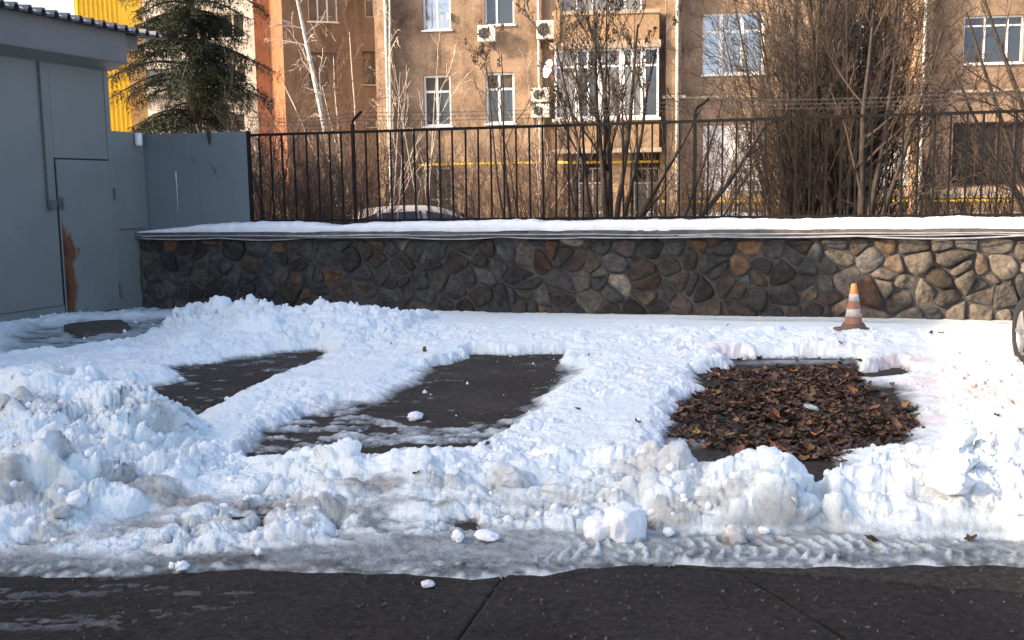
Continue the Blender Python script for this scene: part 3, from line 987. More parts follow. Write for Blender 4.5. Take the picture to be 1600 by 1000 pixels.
bump(nt, bs, noise(nt, 16, 8, .72), 1.0, .045)
M['stone'] = mt

random.seed(11)
def clip(poly, nx_, ny_, c_):
    out = []
    for i in range(len(poly)):
        a, b = poly[i], poly[(i + 1) % len(poly)]
        da, db = a[0] * nx_ + a[1] * ny_ - c_, b[0] * nx_ + b[1] * ny_ - c_
        if da <= 0:
            out.append(a)
        if (da < 0) != (db < 0) and abs(da - db) > 1e-9:
            t = da / (da - db)
            out.append((a[0] + (b[0] - a[0]) * t, a[1] + (b[1] - a[1]) * t))
    return out
seeds = []
sx, sz = 0.305, 0.215
rows = 5
for r in range(rows):
    n = int(WALL_L / sx)
    for k in range(n + 1):
        seeds.append(((k + .5 * (r % 2) + random.uniform(-.48, .48)) * sx, -0.06 + (r + .5 + random.uniform(-.46, .46)) * sz))
for k in range(34):
    seeds.append((random.uniform(0, WALL_L), random.uniform(-.02, 1.0)))
stones_made = 0
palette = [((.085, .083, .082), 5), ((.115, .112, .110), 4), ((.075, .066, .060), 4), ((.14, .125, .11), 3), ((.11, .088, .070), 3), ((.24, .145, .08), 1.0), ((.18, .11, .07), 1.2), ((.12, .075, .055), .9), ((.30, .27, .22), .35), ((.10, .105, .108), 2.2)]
palr = [((.24, .21, .175), 4), ((.20, .175, .15), 3), ((.16, .14, .12), 3), ((.24, .175, .13), 2.5), ((.28, .20, .12), 1), ((.18, .17, .165), 2)]  # lighter palette: sunlight on the right stretch put into the stone colour
def pickc(pl):
    t = random.uniform(0, sum(p[1] for p in pl))
    for c_, w_ in pl:
        t -= w_
        if t <= 0:
            return c_
    return pl[0][0]
for (cu, cz) in seeds:
    poly = [(cu - .34, cz - .3), (cu + .34, cz - .3), (cu + .34, cz + .3), (cu - .34, cz + .3)]
    poly = clip(poly, 0, 1, Z_CAPB - 0.012 - random.uniform(0, .03))
    poly = clip(poly, 0, -1, 0.12)
    poly = clip(poly, -1, 0, -0.02)
    poly = clip(poly, 1, 0, WALL_L - .02)
    gap = random.uniform(.003, .017)
    for (ou, oz) in seeds:
        dx, dz = ou - cu, oz - cz
        L = sqrt(dx * dx + dz * dz)
        if L < 1e-6 or L > .8:
            continue
        nx_, nz_ = dx / L, dz / L
        c_ = nx_ * (cu + ou) / 2 + nz_ * (cz + oz) / 2 - gap
        poly = clip(poly, nx_, nz_, c_)
        if len(poly) < 3:
            break
    if len(poly) < 3:
        continue
    # drop slivers
    ar = abs(sum(poly[i][0] * poly[(i + 1) % len(poly)][1] - poly[(i + 1) % len(poly)][0] * poly[i][1] for i in range(len(poly)))) / 2
    if ar < .003:
        continue
    cut = random.uniform(.12, .26)
    for _ in range(2 if random.random() < .8 else 1):
        np_ = []
        for i in range(len(poly)):
            a, b = poly[i], poly[(i + 1) % len(poly)]
            np_.append((a[0] * (1 - cut) + b[0] * cut, a[1] * (1 - cut) + b[1] * cut))
            np_.append((a[0] * cut + b[0] * (1 - cut), a[1] * cut + b[1] * (1 - cut)))
        poly = np_
    pc = (sum(p[0] for p in poly) / len(poly), sum(p[1] for p in poly) / len(poly))
    R = sqrt(ar)
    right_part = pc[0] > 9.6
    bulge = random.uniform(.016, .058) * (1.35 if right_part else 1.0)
    tu, tz = random.uniform(-.18, .18), random.uniform(-.22, .18)
    sd_ = random.randint(0, 9999)
    rings = []
    N = len(poly)
    vv = []
    for sc_, ho in ((1.0, -.018), (.965, .40), (.86, .80), (.62, .97), (.30, 1.0)):
        for (a, b) in poly:
            uu_ = pc[0] + (a - pc[0]) * sc_
            vz = pc[1] + (b - pc[1]) * sc_
            o_ = ho if ho < 0 else ho * bulge + (tu * (uu_ - pc[0]) + tz * (vz - pc[1]))
            if ho > 0:
                o_ += float(fbm(np.array([uu_ * 7.0]), np.array([vz * 7.0]), sd_, 3)[0]) * (.050 if right_part else .034) * R / .22 * ho
                o_ = max(o_, .004)
            vv.append((uu_, vz, o_))
    vv.append((pc[0], pc[1], bulge + float(fbm(np.array([pc[0] * 7.0]), np.array([pc[1] * 7.0]), sd_, 3)[0]) * (.050 if right_part else .034) * R / .22))
    fc = []
    for k in range(4):
        for i in range(N):
            j = (i + 1) % N
            fc.append((k * N + i, k * N + j, (k + 1) * N + j, (k + 1) * N + i))
    for i in range(N):
        fc.append((4 * N + i, 4 * N + (i + 1) % N, 5 * N))
    # mesh centred on the stone
    me = bpy.data.meshes.new('stone')
    cx_, cy_ = W.u.x * pc[0], W.u.y * pc[0]
    me.from_pydata([(W.u.x * a + W.n.x * o_ - cx_, W.u.y * a + W.n.y * o_ - cy_, b - pc[1]) for a, b, o_ in vv], [], fc)
    me.materials.append(M['stone'])
    me.polygons.foreach_set('use_smooth', np.full(len(me.polygons), random.random() < .6))
    if stones_made < 297:
        o = link('stone', me, wall)
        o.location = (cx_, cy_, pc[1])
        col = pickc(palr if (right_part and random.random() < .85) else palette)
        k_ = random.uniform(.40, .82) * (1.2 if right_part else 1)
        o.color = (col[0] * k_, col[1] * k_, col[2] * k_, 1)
    stones_made += 1
print('stones', stones_made)
# coping: concrete pieces butted end to end
u0 = -0.06
for k in range(6):
    u1 = min(u0 + 2.9, WALL_L)
    mb = MB()
    # uneven drip edge
    nseg = 14
    for i in range(nseg):
        a, b = u0 + (u1 - u0 - .006) * i / nseg, u0 + (u1 - u0 - .006) * (i + 1) / nseg
        zb = [Z_CAPB + .010 * vnoise(np.array([t * 3.1]), np.array([.5]), 5)[0] for t in (a, b)]
        ob = [.085 + .010 * vnoise(np.array([t * 2.3]), np.array([.9]), 6)[0] for t in (a, b)]
        mb.hexa([W.pt(a, zb[0], -.5), W.pt(b, zb[1], -.5), W.pt(b, zb[1], ob[1]), W.pt(a, zb[0], ob[0]),
                 W.pt(a, Z_CAPT, -.5), W.pt(b, Z_CAPT, -.5), W.pt(b, Z_CAPT, ob[1]), W.pt(a, Z_CAPT, ob[0])])
    wbuild(mb, 'coping', M['concrete'], wall, wall)
    u0 = u1
    if u0 >= WALL_L - .01:
        break

# snow on the coping
nu, nv = 900, 12
ua = np.linspace(0.02, WALL_L, nu)
H0 = Z_SNOWT - Z_CAPT
hh = H0 * (1 + .10 * fbm(ua * 1.1, ua * 0, 21, 4)) * np.interp(ua, [0, .25, .7, 1.5, 2.3, 3.1, 4, 20], [.05, .30, .55, 1.05, 1.05, .60, .95, 1.0]) 
hh = hh * (1 + .16 * fbm(ua * 3.3, ua * 0 + 8, 26, 4)) + .012 * fbm(ua * 9, ua * 0 + 3, 22, 3)
prof = [(.088, 0.0), (.094, .18), (.090, .55), (.070, .85), (.03, .97), (-.08, 1.02), (-.2, 1.0), (-.33, .96), (-.42, .85), (-.47, .5), (-.48, .0)]
rows_ = []
for k, (o_, hz) in enumerate(prof):
    on = o_ + .012 * fbm(ua * 6, ua * 0 + k * .3, 23, 3) - (0.02 * sstep(2.6, 1.0, ua) if o_ > 0 else 0)
    drop = (-.022 * np.clip(fbm(ua * 2.3, ua * 0 + 7, 24, 4), 0, 1) if k == 0 else 0) 
    zr = Z_CAPT + .002 + hz * hh + drop + (.006 * fbm(ua * 14, ua * 0 + k, 25, 3) if 0 < k < 10 else 0)
    rows_.append(np.stack([W.u.x * ua + W.n.x * on, W.u.y * ua + W.n.y * on, zr], -1))
Pm = np.concatenate(rows_); n = len(prof)
ii = np.arange(nu * n).reshape(n, nu)
qq = np.stack([ii[:-1, :-1], ii[:-1, 1:], ii[1:, 1:], ii[1:, :-1]], -1).reshape(-1)
Pm = Pm + np.array([WO[0], WO[1], 0])
link('coping_snow', mesh_np('coping_snow', Pm, qq, np.full(len(qq) // 4, 4), [M['snow_plain']], True), kind='stuff')

# cables strung under the coping
for k, (px0, px1, zz0, sag, r_, mt_, lab) in enumerate((
        (214, 905, .020, .035, .009, 'cable', 'pale grey cable drooping lowest along the wall, left stretch'),
        (222, 1700, .050, .016, .008, 'cable', 'pale grey cable running nearly straight just below the coping'),
        (905, 1700, .012, .030, .010, 'cable', 'pale grey cable drooping in shallow loops along the sunlit stretch'),
        (214, 1600, .034, .022, .006, 'cable_dark', 'thin dark cable twisted among the pale cables'),
        (1060, 1700, .032, .024, .007, 'cable', 'thin pale cable between the two thicker ones over the cone'),
        (214, 640, .056, .012, .007, 'cable', 'short pale cable hugging the coping at the shed end'))):
    ua0, ub0 = W.u_at(px0, 372, .1), min(W.u_at(px1, 372, .1), WALL_L)
    n = int((ub0 - ua0) / .06)
    pts = []
    ph = k * 1.7
    for i in range(n + 1):
        u_ = ua0 + (ub0 - ua0) * i / n
        span = 1.35 + .2 * k
        t = (u_ / span + ph) % 1
        zc = Z_CAPB + zz0 - sag * 4 * t * (1 - t) * (0.6 + .5 * sin(int(u_ / span + ph) * 2.3)) - .004
        pts.append(W.pt(u_, zc, .102 + .008 * sin(u_ * 2.1 + k) + r_ * (k % 3)))
    mb = MB(); mb.tube(pts, r_, 6)
    o = mb.build('cable', M[mt_], smooth=True)
    o['label'] = lab; o['category'] = 'cable'; o['group'] = 'cables under the coping'

# ================================================================== IRON FENCE
fence = root('iron_fence', 'black iron railing of vertical bars with barbed wire standing on the wall', 'fence', FEN.pt(FEN.u_at(392, 300), Z_CAPT))
uL = FEN.u_at(392, 280); uR = 15.0
mb = MB(); mb.pbox(FEN, uL, uR, Z_FENT - .035, Z_FENT, -.022, .022); wbuild(mb, 'top_rail', M['black'], fence, fence)
zl = Z_CAPT + .16
mb = MB(); mb.pbox(FEN, uL, uR, zl - .03, zl, -.02, .02); wbuild(mb, 'bottom_rail', M['black'], fence, fence)
# bars: measured spacing
us = []
b0 = FEN.u_at(408, 280); b1 = FEN.u_at(828, 280); nbar = 22
sp = (b1 - b0) / nbar
k = 0
bar_me = None
random.seed(3)
while b0 + k * sp < uR:
    u_ = b0 + k * sp + random.uniform(-.006, .006)
    if bar_me is None:
        mb = MB(); mb.box(-.0105, .0105, -.0105, .0105, 0, Z_FENT - .035 - Z_CAPT)
        o = mb.build('bar', M['black'], fence)
        bar_me = o.data
    else:
        o = link('bar', bar_me, fence)
    p = Vector(FEN.pt(u_, Z_CAPT, 0)) - fence.location
    o.location = p
    o.rotation_euler = (random.uniform(-.006, .006), random.uniform(-.006, .006), math.atan2(WU[1], WU[0]))
    k += 1
print('bars', k, sp)
arms = []
for px in (551, 1086, 1640):
    u_ = FEN.u_at(px, 200)
    mb = MB(); mb.pbox(FEN, u_ - .02, u_ + .02, Z_CAPT, Z_FENT + .09, -.023, .021)
    wbuild(mb, 'post', M['black'], fence, fence)
    tip = FEN.pt(u_ + .17, Z_FENT + .24, .10)
    mb = MB(); mb.tube([FEN.pt(u_, Z_FENT + .10), FEN.pt(u_ + .03, Z_FENT + .15, .02), tip], .02, 6)
    wbuild(mb, 'bracket_arm', M['black'], fence, fence)
    arms.append((u_, Vector(FEN.pt(u_ + .01, Z_FENT + .12)), Vector(tip)))
M['wire'] = simple('galvanised_wire', (.10, .09, .08), (.06, .05, .04), 30, .7)
barb = MB()
for t in (.15, .55, .95):
    pts = []
    ends = [Vector(FEN.pt(uL, Z_FENT + .12 + .12 * t, 0))] + [a.lerp(b, t) for _, a, b in arms]
    for i in range(len(ends) - 1):
        for s_ in range(12):
            f_ = s_ / 12
            p = ends[i].lerp(ends[i + 1], f_); p.z -= .05 * 4 * f_ * (1 - f_)
            pts.append(tuple(p))
    mb = MB(); mb.tube(pts, .0028, 4); wbuild(mb, 'barbed_wire', M['wire'], fence, fence)
    for i in range(len(pts) - 1):
        a, b = Vector(pts[i]), Vector(pts[i + 1])
        for s_ in range(5):
            p = a.lerp(b, s_ / 5)
            barb.tube([tuple(p - Vector((.012, 0, .016))), tuple(p + Vector((.012, 0, .016)))], .0022, 3)
wbuild(barb, 'barbs', M['wire'], fence, fence, kind='stuff')

# ================================================================== SHED
shed = root('metal_shed', 'blue grey sheet metal shed with rust stained door and ribbed roof', 'shed', SH.pt(1.2, 0, 0))
def sbuild(mb, name, mat, parent=None, **kw):
    return wbuild(mb, name, mat, parent or shed, shed, **kw)
uc = SH.u_at(176, 300)                     # right-hand corner of the shed face
_, z_face = SH.pix(120, 103)
_, z_roofb = SH.pix(130, 36, .32)
_, z_fasb = SH.pix(100, 84.5, .27)
uF = SH.u_at(196, 90, .27)
print('shed', uc, z_face, z_fasb, z_roofb, uF)
UE = 9.0
# door opening
uD0, zD1 = SH.pix(172, 250.5); uD1, _ = SH.pix(86, 250.5); zD0 = .06
uD0 = SH.u_at(183, 380); uD1 = SH.u_at(94, 380)
# face sheets: (u0,u1,z0,z1)
uSeam = SH.u_at(58, 200)
def sheet(u0_, u1_, z0_, z1_, name='wall_sheet', mat='shed', o_=0.0, th=.04):
    mb = MB(); mb.pbox(SH, u0_ + .002, u1_ - .002, z0_, z1_, o_ - th, o_); sbuild(mb, name, M[mat], bevel=.003)
sheet(uc, uD0, -.2, z_face)
sheet(uD0, uD1, zD1, z_face)
zs1 = SH.pix(50, 484)[1]
sheet(uD1, uD1 + 1.6, zs1 + .002, z_face)
sheet(uD1, uD1 + 1.6, -.2, zs1 - .002, o_=.012)
sheet(uD1 + 1.6, UE, -.2, z_face)
# body behind
mb = MB(); mb.pbox(SH, uc + .02, UE, -.2, z_roofb - .02, -5.0, -.045); sbuild(mb, 'shed_body', M['shed'])
# corner post
mb = MB(); mb.pbox(SH, uc - .03, uc + .05, -.2, z_face, -.03, .012); sbuild(mb, 'corner_post', M['shed'])
# soffit + fascia
mb = MB()
mb.hexa([SH.pt(uF, z_fasb, .268), SH.pt(UE, z_fasb, .268), SH.pt(UE, z_face - .01, .0), SH.pt(uF, z_face - .01, .0),
         SH.pt(uF, z_roofb - .03, .268), SH.pt(UE, z_roofb - .03, .268), SH.pt(UE, z_roofb - .03, -.04), SH.pt(uF, z_roofb - .03, -.04)])
sbuild(mb, 'soffit_box', M['shed'])
mb = MB(); mb.pbox(SH, uF - .004, UE, z_fasb - .012, z_roofb - .01, .27, .30); sbuild(mb, 'fascia', M['shed_light'], bevel=.006)
mb = MB(); mb.pbox(SH, uF - .34, uF - .01, z_roofb - .20, z_roofb - .012, .02, .20); sbuild(mb, 'eaves_beam', M['shed_light'])
mb = MB(); mb.tube([SH.pt(uF - .01, z_fasb + .004, .305), SH.pt(UE, z_fasb + .004, .305)], .012, 6); sbuild(mb, 'drip_edge', M['shed_light'])
# ribbed roof
uRf = SH.u_at(249, 58, .34)
mb = MB()
pr = []
u_ = uRf
pitch_ = .205
while u_ < UE + .3:
    pr += [(u_, 0), (u_ + pitch_ - .085, 0), (u_ + pitch_ - .065, .062), (u_ + pitch_ - .02, .062)]
    u_ += pitch_
rise = .10
for i in range(len(pr) - 1):
    (a, ha), (b, hb_) = pr[i], pr[i + 1]
    for t0, t1 in ((0.0, -.03),):
        mb.hexa([SH.pt(a, z_roofb - .028 + ha, .44), SH.pt(b, z_roofb - .028 + hb_, .44), SH.pt(b, z_roofb + rise * 5 - .028 + hb_, -5.2), SH.pt(a, z_roofb + rise * 5 - .028 + ha, -5.2),
                 SH.pt(a, z_roofb + ha, .44), SH.pt(b, z_roofb + hb_, .44), SH.pt(b, z_roofb + rise * 5 + hb_, -5.2), SH.pt(a, z_roofb + rise * 5 + ha, -5.2)])
sbuild(mb, 'ribbed_roof', M['roof_dark'])
# snow lying in the pans of the roof
mb = MB()
u_ = uRf
while u_ < UE:
    mb.hexa([SH.pt(u_ + .01, z_roofb + .002, .40), SH.pt(u_ + pitch_ - .09, z_roofb + .002, .40), SH.pt(u_ + pitch_ - .09, z_roofb + .44, -4.5), SH.pt(u_ + .01, z_roofb + .44, -4.5),
             SH.pt(u_ + .02, z_roofb + .035, .38), SH.pt(u_ + pitch_ - .1, z_roofb + .035, .38), SH.pt(u_ + pitch_ - .1, z_roofb + .49, -4.5), SH.pt(u_ + .02, z_roofb + .49, -4.5)])
    u_ += pitch_
sbuild(mb, 'roof_snow', M['snow_plain'], kind='stuff')
# door with rust
mt, nt, bs, cbase = shed_paint('door_paint_rust', (0.195, 0.206, 0.188), (0.164, 0.176, 0.162))
tc = nt.nodes.new('ShaderNodeTexCoord'); sep = nt.nodes.new('ShaderNodeSeparateXYZ'); nt.links.new(tc.outputs['Object'], sep.inputs[0])
def mth(op, a, b=None, clampv=False):
    n = nt.nodes.new('ShaderNodeMath'); n.operation = op; n.use_clamp = clampv
    for i, v in enumerate((a, b)):
        if v is None: continue
        if isinstance(v, (int, float)): n.inputs[i].default_value = v
        else: nt.links.new(v, n.inputs[i])
    return n.outputs[0]
# door object: local x = distance from the latch edge, z = height
nA = noise(nt, 7, 6, .7, vec=tc.outputs['Object'], stretch=(1, 1, .45)); nB = noise(nt, 30, 5, .7, vec=tc.outputs['Object'])
xw = mth('DIVIDE', sep.outputs[0], .23)
zz1 = mth('SUBTRACT', 1.0, mth('ABSOLUTE', mth('DIVIDE', mth('SUBTRACT', sep.outputs[2], .93), .48)))
core = mth('ADD', mth('SUBTRACT', mth('MULTIPLY', zz1, 1.5), xw), mth('MULTIPLY', mth('SUBTRACT', nA, .5), 1.7))
zz2 = mth('SUBTRACT', 1.0, mth('ABSOLUTE', mth('DIVIDE', mth('SUBTRACT', sep.outputs[2], .45), 1.15)))
core2 = mth('ADD', mth('SUBTRACT', mth('MULTIPLY', zz2, 1.7), mth('MULTIPLY', xw, 1.35)), mth('MULTIPLY', mth('SUBTRACT', nA, .5), 1.0))
core = mth('MAXIMUM', core, core2)
r1 = ramp(nt, core, .05, .40)
rustc = mixc(nt, ramp(nt, nB, .3, .7), (.075, .026, .012), (.22, .080, .026))
rustc = mixc(nt, ramp(nt, mth('MULTIPLY', core, mth('ADD', nB, .2)), .55, .95), rustc, (.03, .018, .013))
c2 = mixc(nt, r1, cbase, rustc)
nt.links.new(c2, bs.inputs['Base Color'])
rr = nt.nodes.new('ShaderNodeMapRange'); nt.links.new(r1, rr.inputs[0]); rr.inputs[3].default_value = .55; rr.inputs[4].default_value = .95
nt.links.new(rr.outputs[0], bs.inputs['Roughness'])
M['door'] = mt
dw = uD1 - uD0 - .012
mb = MB()
mb.box(0, dw, -.035, 0, zD0, zD1 - .01)
door = mb.build('door', M['door'], shed, bevel=.004, label='grey steel door with a long rust stain down its latch edge')
# local +x runs from latch edge (near) to hinge edge; +y outward
ang = math.atan2(-SH.u.y, -SH.u.x)
door.location = Vector(SH.pt(uD1 - .006, 0, .010)) - shed.location
door.rotation_euler = (0, 0, ang)
yv = Vector((-sin(ang), cos(ang), 0))
sgn = 1 if yv.dot(SH.n) > 0 else -1
print('door width', dw, 'outward sign', sgn)
def on_door(mb, name, mat, **kw):
    return mb.build(name, M[mat], door, **kw)
def dbox(x0, x1, y0, y1, z0_, z1_, name, mat, **kw):
    mb = MB(); a, b = sorted((y0 * sgn, y1 * sgn)); mb.box(x0, x1, a, b, z0_, z1_); return on_door(mb, name, mat, **kw)
if sgn < 0:
    door.data.transform(Matrix.Scale(-1, 4, (0, 1, 0))); door.data.flip_normals()
_, zl0 = SH.pix(95, 318)
for zz0, h_ in ((SH.pix(177, 303)[1], .16), (SH.pix(189, 453)[1], .22)):
    mb = MB(); mb.tube([(dw - .012, .02 * sgn, zz0 - h_ / 2), (dw - .012, .02 * sgn, zz0 + h_ / 2)], .014, 8); on_door(mb, 'hinge', 'lead')
dbox(.005, .085, .004, .016, zl0 - .085, zl0 + .085, 'lock_plate', 'lead')
mb = MB(); mb.tube([(.045, .016 * sgn, zl0), (.045, .04 * sgn, zl0)], .016, 10); on_door(mb, 'keyhole_boss', 'lead')
dbox(.0, .02, .003, .012, zD0 + .02, zD1 - .03, 'edge_strip', 'shed')
mb = MB(); mb.pbox(SH, uD0 - .014, uD1 + .014, zD0 - .03, zD1 + .012, .001, .004); sbuild(mb, 'door_gap_shade', M['dark'])  # dark sheet round the door stands in for the shade of its gap
# rod and padlock box on the face
u_r0 = SH.u_at(57, 95); u_r1 = SH.u_at(76, 310)
um = SH.u_at(66, 205)
mb = MB(); mb.pbox(SH, u_r1 - .018, u_r1 + .018, SH.pix(76, 316)[1], z_face - .01, .002, .024); sbuild(mb, 'upright_strip', M['shed'])
mb = MB(); mb.tube([SH.pt(u_r1 + .035, SH.pix(72, 318)[1], .03), SH.pt(u_r1 + .035, z_face - .02, .03)], .011, 8); sbuild(mb, 'conduit', M['lead'])
ub, zb_ = SH.pix(78, 320)
mb = MB(); mb.pbox(SH, ub - .055, ub + .055, zb_ - .06, zb_ + .06, .012, .075); sbuild(mb, 'lock_box', M['lead'], bevel=.006)
mb = MB(); mb.tube([SH.pt(ub - .05, zb_ + .01, .05), SH.pt(ub - .17, zb_ + .005, .04)], .011, 6); sbuild(mb, 'bolt', M['lead'])
# plinth weld line
mb = MB(); mb.tube([SH.pt(uD1 + .01, zs1, .014), SH.pt(UE, zs1, .014)], .006, 5); sbuild(mb, 'weld_seam', M['lead'])

# concrete doorstep
step = MB()
rr_ = random.Random(9)
ce = np.mean([G(100, 526), G(206, 521), G(196, 506), G(98, 511)], axis=0)
pl = [G(*p) for p in ((98, 524), (130, 528), (160, 525), (190, 524), (207, 519), (205, 510), (190, 505), (150, 506), (120, 509), (97, 513))]
pl = [(a + rr_.uniform(-.02, .02), b_ + rr_.uniform(-.03, .03)) for a, b_ in pl]
lo = [(a, b_, -.02) for a, b_ in pl]
hi = [(a + (ce[0] - a) * .05, b_ + (ce[1] - b_) * .08, .05 + rr_.uniform(-.008, .012)) for a, b_ in pl]
for i in range(len(pl)):
    k = (i + 1) % len(pl)
    step.quad(lo[i], lo[k], hi[k], hi[i])
for i in range(len(pl)):
    k = (i + 1) % len(pl)
    step.poly([hi[i], hi[k], (ce[0], ce[1], .058)])
o = step.build('doorstep', M['concrete_dark'])
o['label'] = 'low worn concrete step in front of the shed door'; o['category'] = 'step'

# sheet metal fence screen: a return flush with the shed, then a long panel on the wall
scr = root('sheet_metal_fence', 'blue grey sheet steel fence screen standing on the end of the wall', 'fence', W.pt(0, 0, -.2))
uS1 = SH.u_at(228, 300)
_, zS = SH.pix(205, 206.5)
uf0, uf1 = FEN.u_at(234, 280), FEN.u_at(391, 280)
_, zP = FEN.pix(320, 207.5)
cor = FEN.pt(uf0, 0)
cu_ = (Vector(cor) - SH.o).dot(SH.u)
mb = MB(); mb.pbox(SH, cu_ + .012, uc - .035, -.2, zS, -.03, -.004); wbuild(mb, 'return_sheet', M['shed'], scr, scr, bevel=.003)
mb = MB(); mb.pbox(SH, cu_ - .012, cu_ + .03, -.2, zS + .02, -.03, .004); wbuild(mb, 'corner_angle', M['panel_blue'], scr, scr)
um1 = uf0 + (uf1 - uf0) * .5
mb = MB(); mb.pbox(FEN, uf0 - .045, um1 - .001, Z_CAPT + .0, zP, -.018, .004); wbuild(mb, 'panel', M['panel_blue'], scr, scr, bevel=.002)
mb = MB(); mb.pbox(FEN, um1 + .001, uf1 - .025, Z_CAPT + .0, zP + .002, -.018, .004); wbuild(mb, 'panel', M['panel_blue'], scr, scr, bevel=.002)
mb = MB(); mb.pbox(FEN, uf1 - .025, uf1 + .02, Z_CAPT, zP + .004, -.03, .012); wbuild(mb, 'end_post', M['black'], scr, scr)
mb = MB(); mb.pbox(SH, cu_ + .1, uc - .1, SH.pix(200, 358)[1] - .01, SH.pix(200, 358)[1] + .01, -.003, .012); wbuild(mb, 'weld_strip', M['lead'], scr, scr)
# paint run and dangling broom head on the panel
mb = MB()
u0_, z0_ = FEN.pix(275, 268); _, z1_ = FEN.pix(276, 330)
mb.tube([FEN.pt(u0_, z0_, .0065), FEN.pt(u0_ + .004, (z0_ + z1_) / 2, .0065), FEN.pt(u0_ + .001, z1_, .0065)], [.012, .006, .002], 6)
wbuild(mb, 'paint_run', M['white_old'], scr, scr)
u0_, z0_ = FEN.pix(327, 205)
mb = MB()
mb.tube([FEN.pt(u0_, z0_ + .06, .03), FEN.pt(u0_ + .005, z0_ - .02, .035), FEN.pt(u0_ + .01, z0_ - .19, .03)], [.018, .03, .008], 8)
o = mb.build('snagged_rag', M['twig_dark'], smooth=True); o['label'] = 'dark rag snagged over the top of the blue sheet panel'; o['category'] = 'rag'
# white lamp on the return sheet
lu, lz = SH.pix(212, 218)
lamp = root('wall_lamp', 'small white cylindrical lamp fixed high on the blue grey sheet', 'lamp', SH.pt(lu, lz, 0))
mb = MB(); mb.lathe(SH.pt(lu, lz - .09, .05), [(.0, 0), (.042, 0), (.05, .03), (.05, .17), (.03, .18), (0, .18)], 14); wbuild(mb, 'lamp_body', M['white_pvc'], lamp, lamp, smooth=True)
mb = MB(); mb.pbox(SH, lu - .02, lu + .02, lz - .03, lz + .03, -.003, .02); wbuild(mb, 'bracket', M['lead'], lamp, lamp)

# ================================================================== BUILDING
def wall_with_holes(P, u0, u1, z0, z1, holes, off=0.0, depth=.18, du=1e9):
    """flat face with rectangular openings and their reveals"""
    mb = MB()
    ucs = sorted({u0, u1, *[h[0] for h in holes], *[h[1] for h in holes]})
    zcs = sorted({z0, z1, *[h[2] for h in holes], *[h[3] for h in holes]})
    for i in range(len(ucs) - 1):
        for j in range(len(zcs) - 1):
            a, b, c_, d_ = ucs[i], ucs[i + 1], zcs[j], zcs[j + 1]
            mu, mz = (a + b) / 2, (c_ + d_) / 2
            if any(h[0] < mu < h[1] and h[2] < mz < h[3] for h in holes):
                continue
            mb.quad(P.pt(a, c_, off), P.pt(b, c_, off), P.pt(b, d_, off), P.pt(a, d_, off))
    for a, b, c_, d_ in holes:
        i_ = off - depth
        mb.quad(P.pt(a, c_, off), P.pt(a, d_, off), P.pt(a, d_, i_), P.pt(a, c_, i_))
        mb.quad(P.pt(b, c_, off), P.pt(b, c_, i_), P.pt(b, d_, i_), P.pt(b, d_, off))
        mb.quad(P.pt(a, d_, off), P.pt(b, d_, off), P.pt(b, d_, i_), P.pt(a, d_, i_))
        mb.quad(P.pt(a, c_, off), P.pt(a, c_, i_), P.pt(b, c_, i_), P.pt(b, c_, off))
    return mb

def window(P, r0, hole, off=-.12, mull=(), trans=(), frame='white_pvc', pane='glass', sill=True, fw=.055, name='window', top_blind=None, sillmat='white_pvc'):
    """frame, glazing panes and sill; mull/trans are fractions; each pane its own sub-part"""
    a, b, c_, d_ = hole
    fr = MB()
    fr.pbox(P, a + .002, a + fw, c_ + .002, d_ - .002, off - .05, off); fr.pbox(P, b - fw, b - .002, c_ + .002, d_ - .002, off - .05, off)
    fr.pbox(P, a + fw, b - fw, c_ + .002, c_ + fw, off - .05, off - .001); fr.pbox(P, a + fw, b - fw, d_ - fw, d_ - .002, off - .05, off - .001)
    ucs = [a + fw] + [a + (b - a) * t for t in mull] + [b - fw]
    zcs = [c_ + fw] + [c_ + (d_ - c_) * t for t in trans] + [d_ - fw]
    for t in mull:
        x = a + (b - a) * t; fr.pbox(P, x - fw * .55, x + fw * .55, c_ + fw, d_ - fw, off - .05, off - .003)
    for t in trans:
        x = c_ + (d_ - c_) * t; fr.pbox(P, a + fw, b - fw, x - fw * .5, x + fw * .5, off - .05, off - .006)
    w_ = wbuild(fr, name, M[frame], r0, r0)
    for i in range(len(ucs) - 1):
        for j in range(len(zcs) - 1):
            pm = pane
            if top_blind and j == len(zcs) - 2:
                pm = top_blind
            g_ = MB(); tl = random.uniform(-.006, .006)
            g_.quad(P.pt(ucs[i], zcs[j], off - .03), P.pt(ucs[i + 1], zcs[j], off - .03 + tl), P.pt(ucs[i + 1], zcs[j + 1], off - .03 + tl), P.pt(ucs[i], zcs[j + 1], off - .03))
            wbuild(g_, 'pane', M[pm], w_, r0)
    if sill:
        s_ = MB(); s_.pbox(P, a - .05, b + .05, c_ - .05, c_ + .001, off, .07); wbuild(s_, 'sill', M[sillmat], w_, r0)
    return w_

def H4(P, x0, y0, x1, y1, off=0):
    a = P.pix(x0, (y0 + y1) / 2, off)[0]; b = P.pix(x1, (y0 + y1) / 2, off)[0]
    c_ = P.pix((x0 + x1) / 2, y1, off)[1]; d_ = P.pix((x0 + x1) / 2, y0, off)[1]
    return (min(a, b), max(a, b), c_, d_)

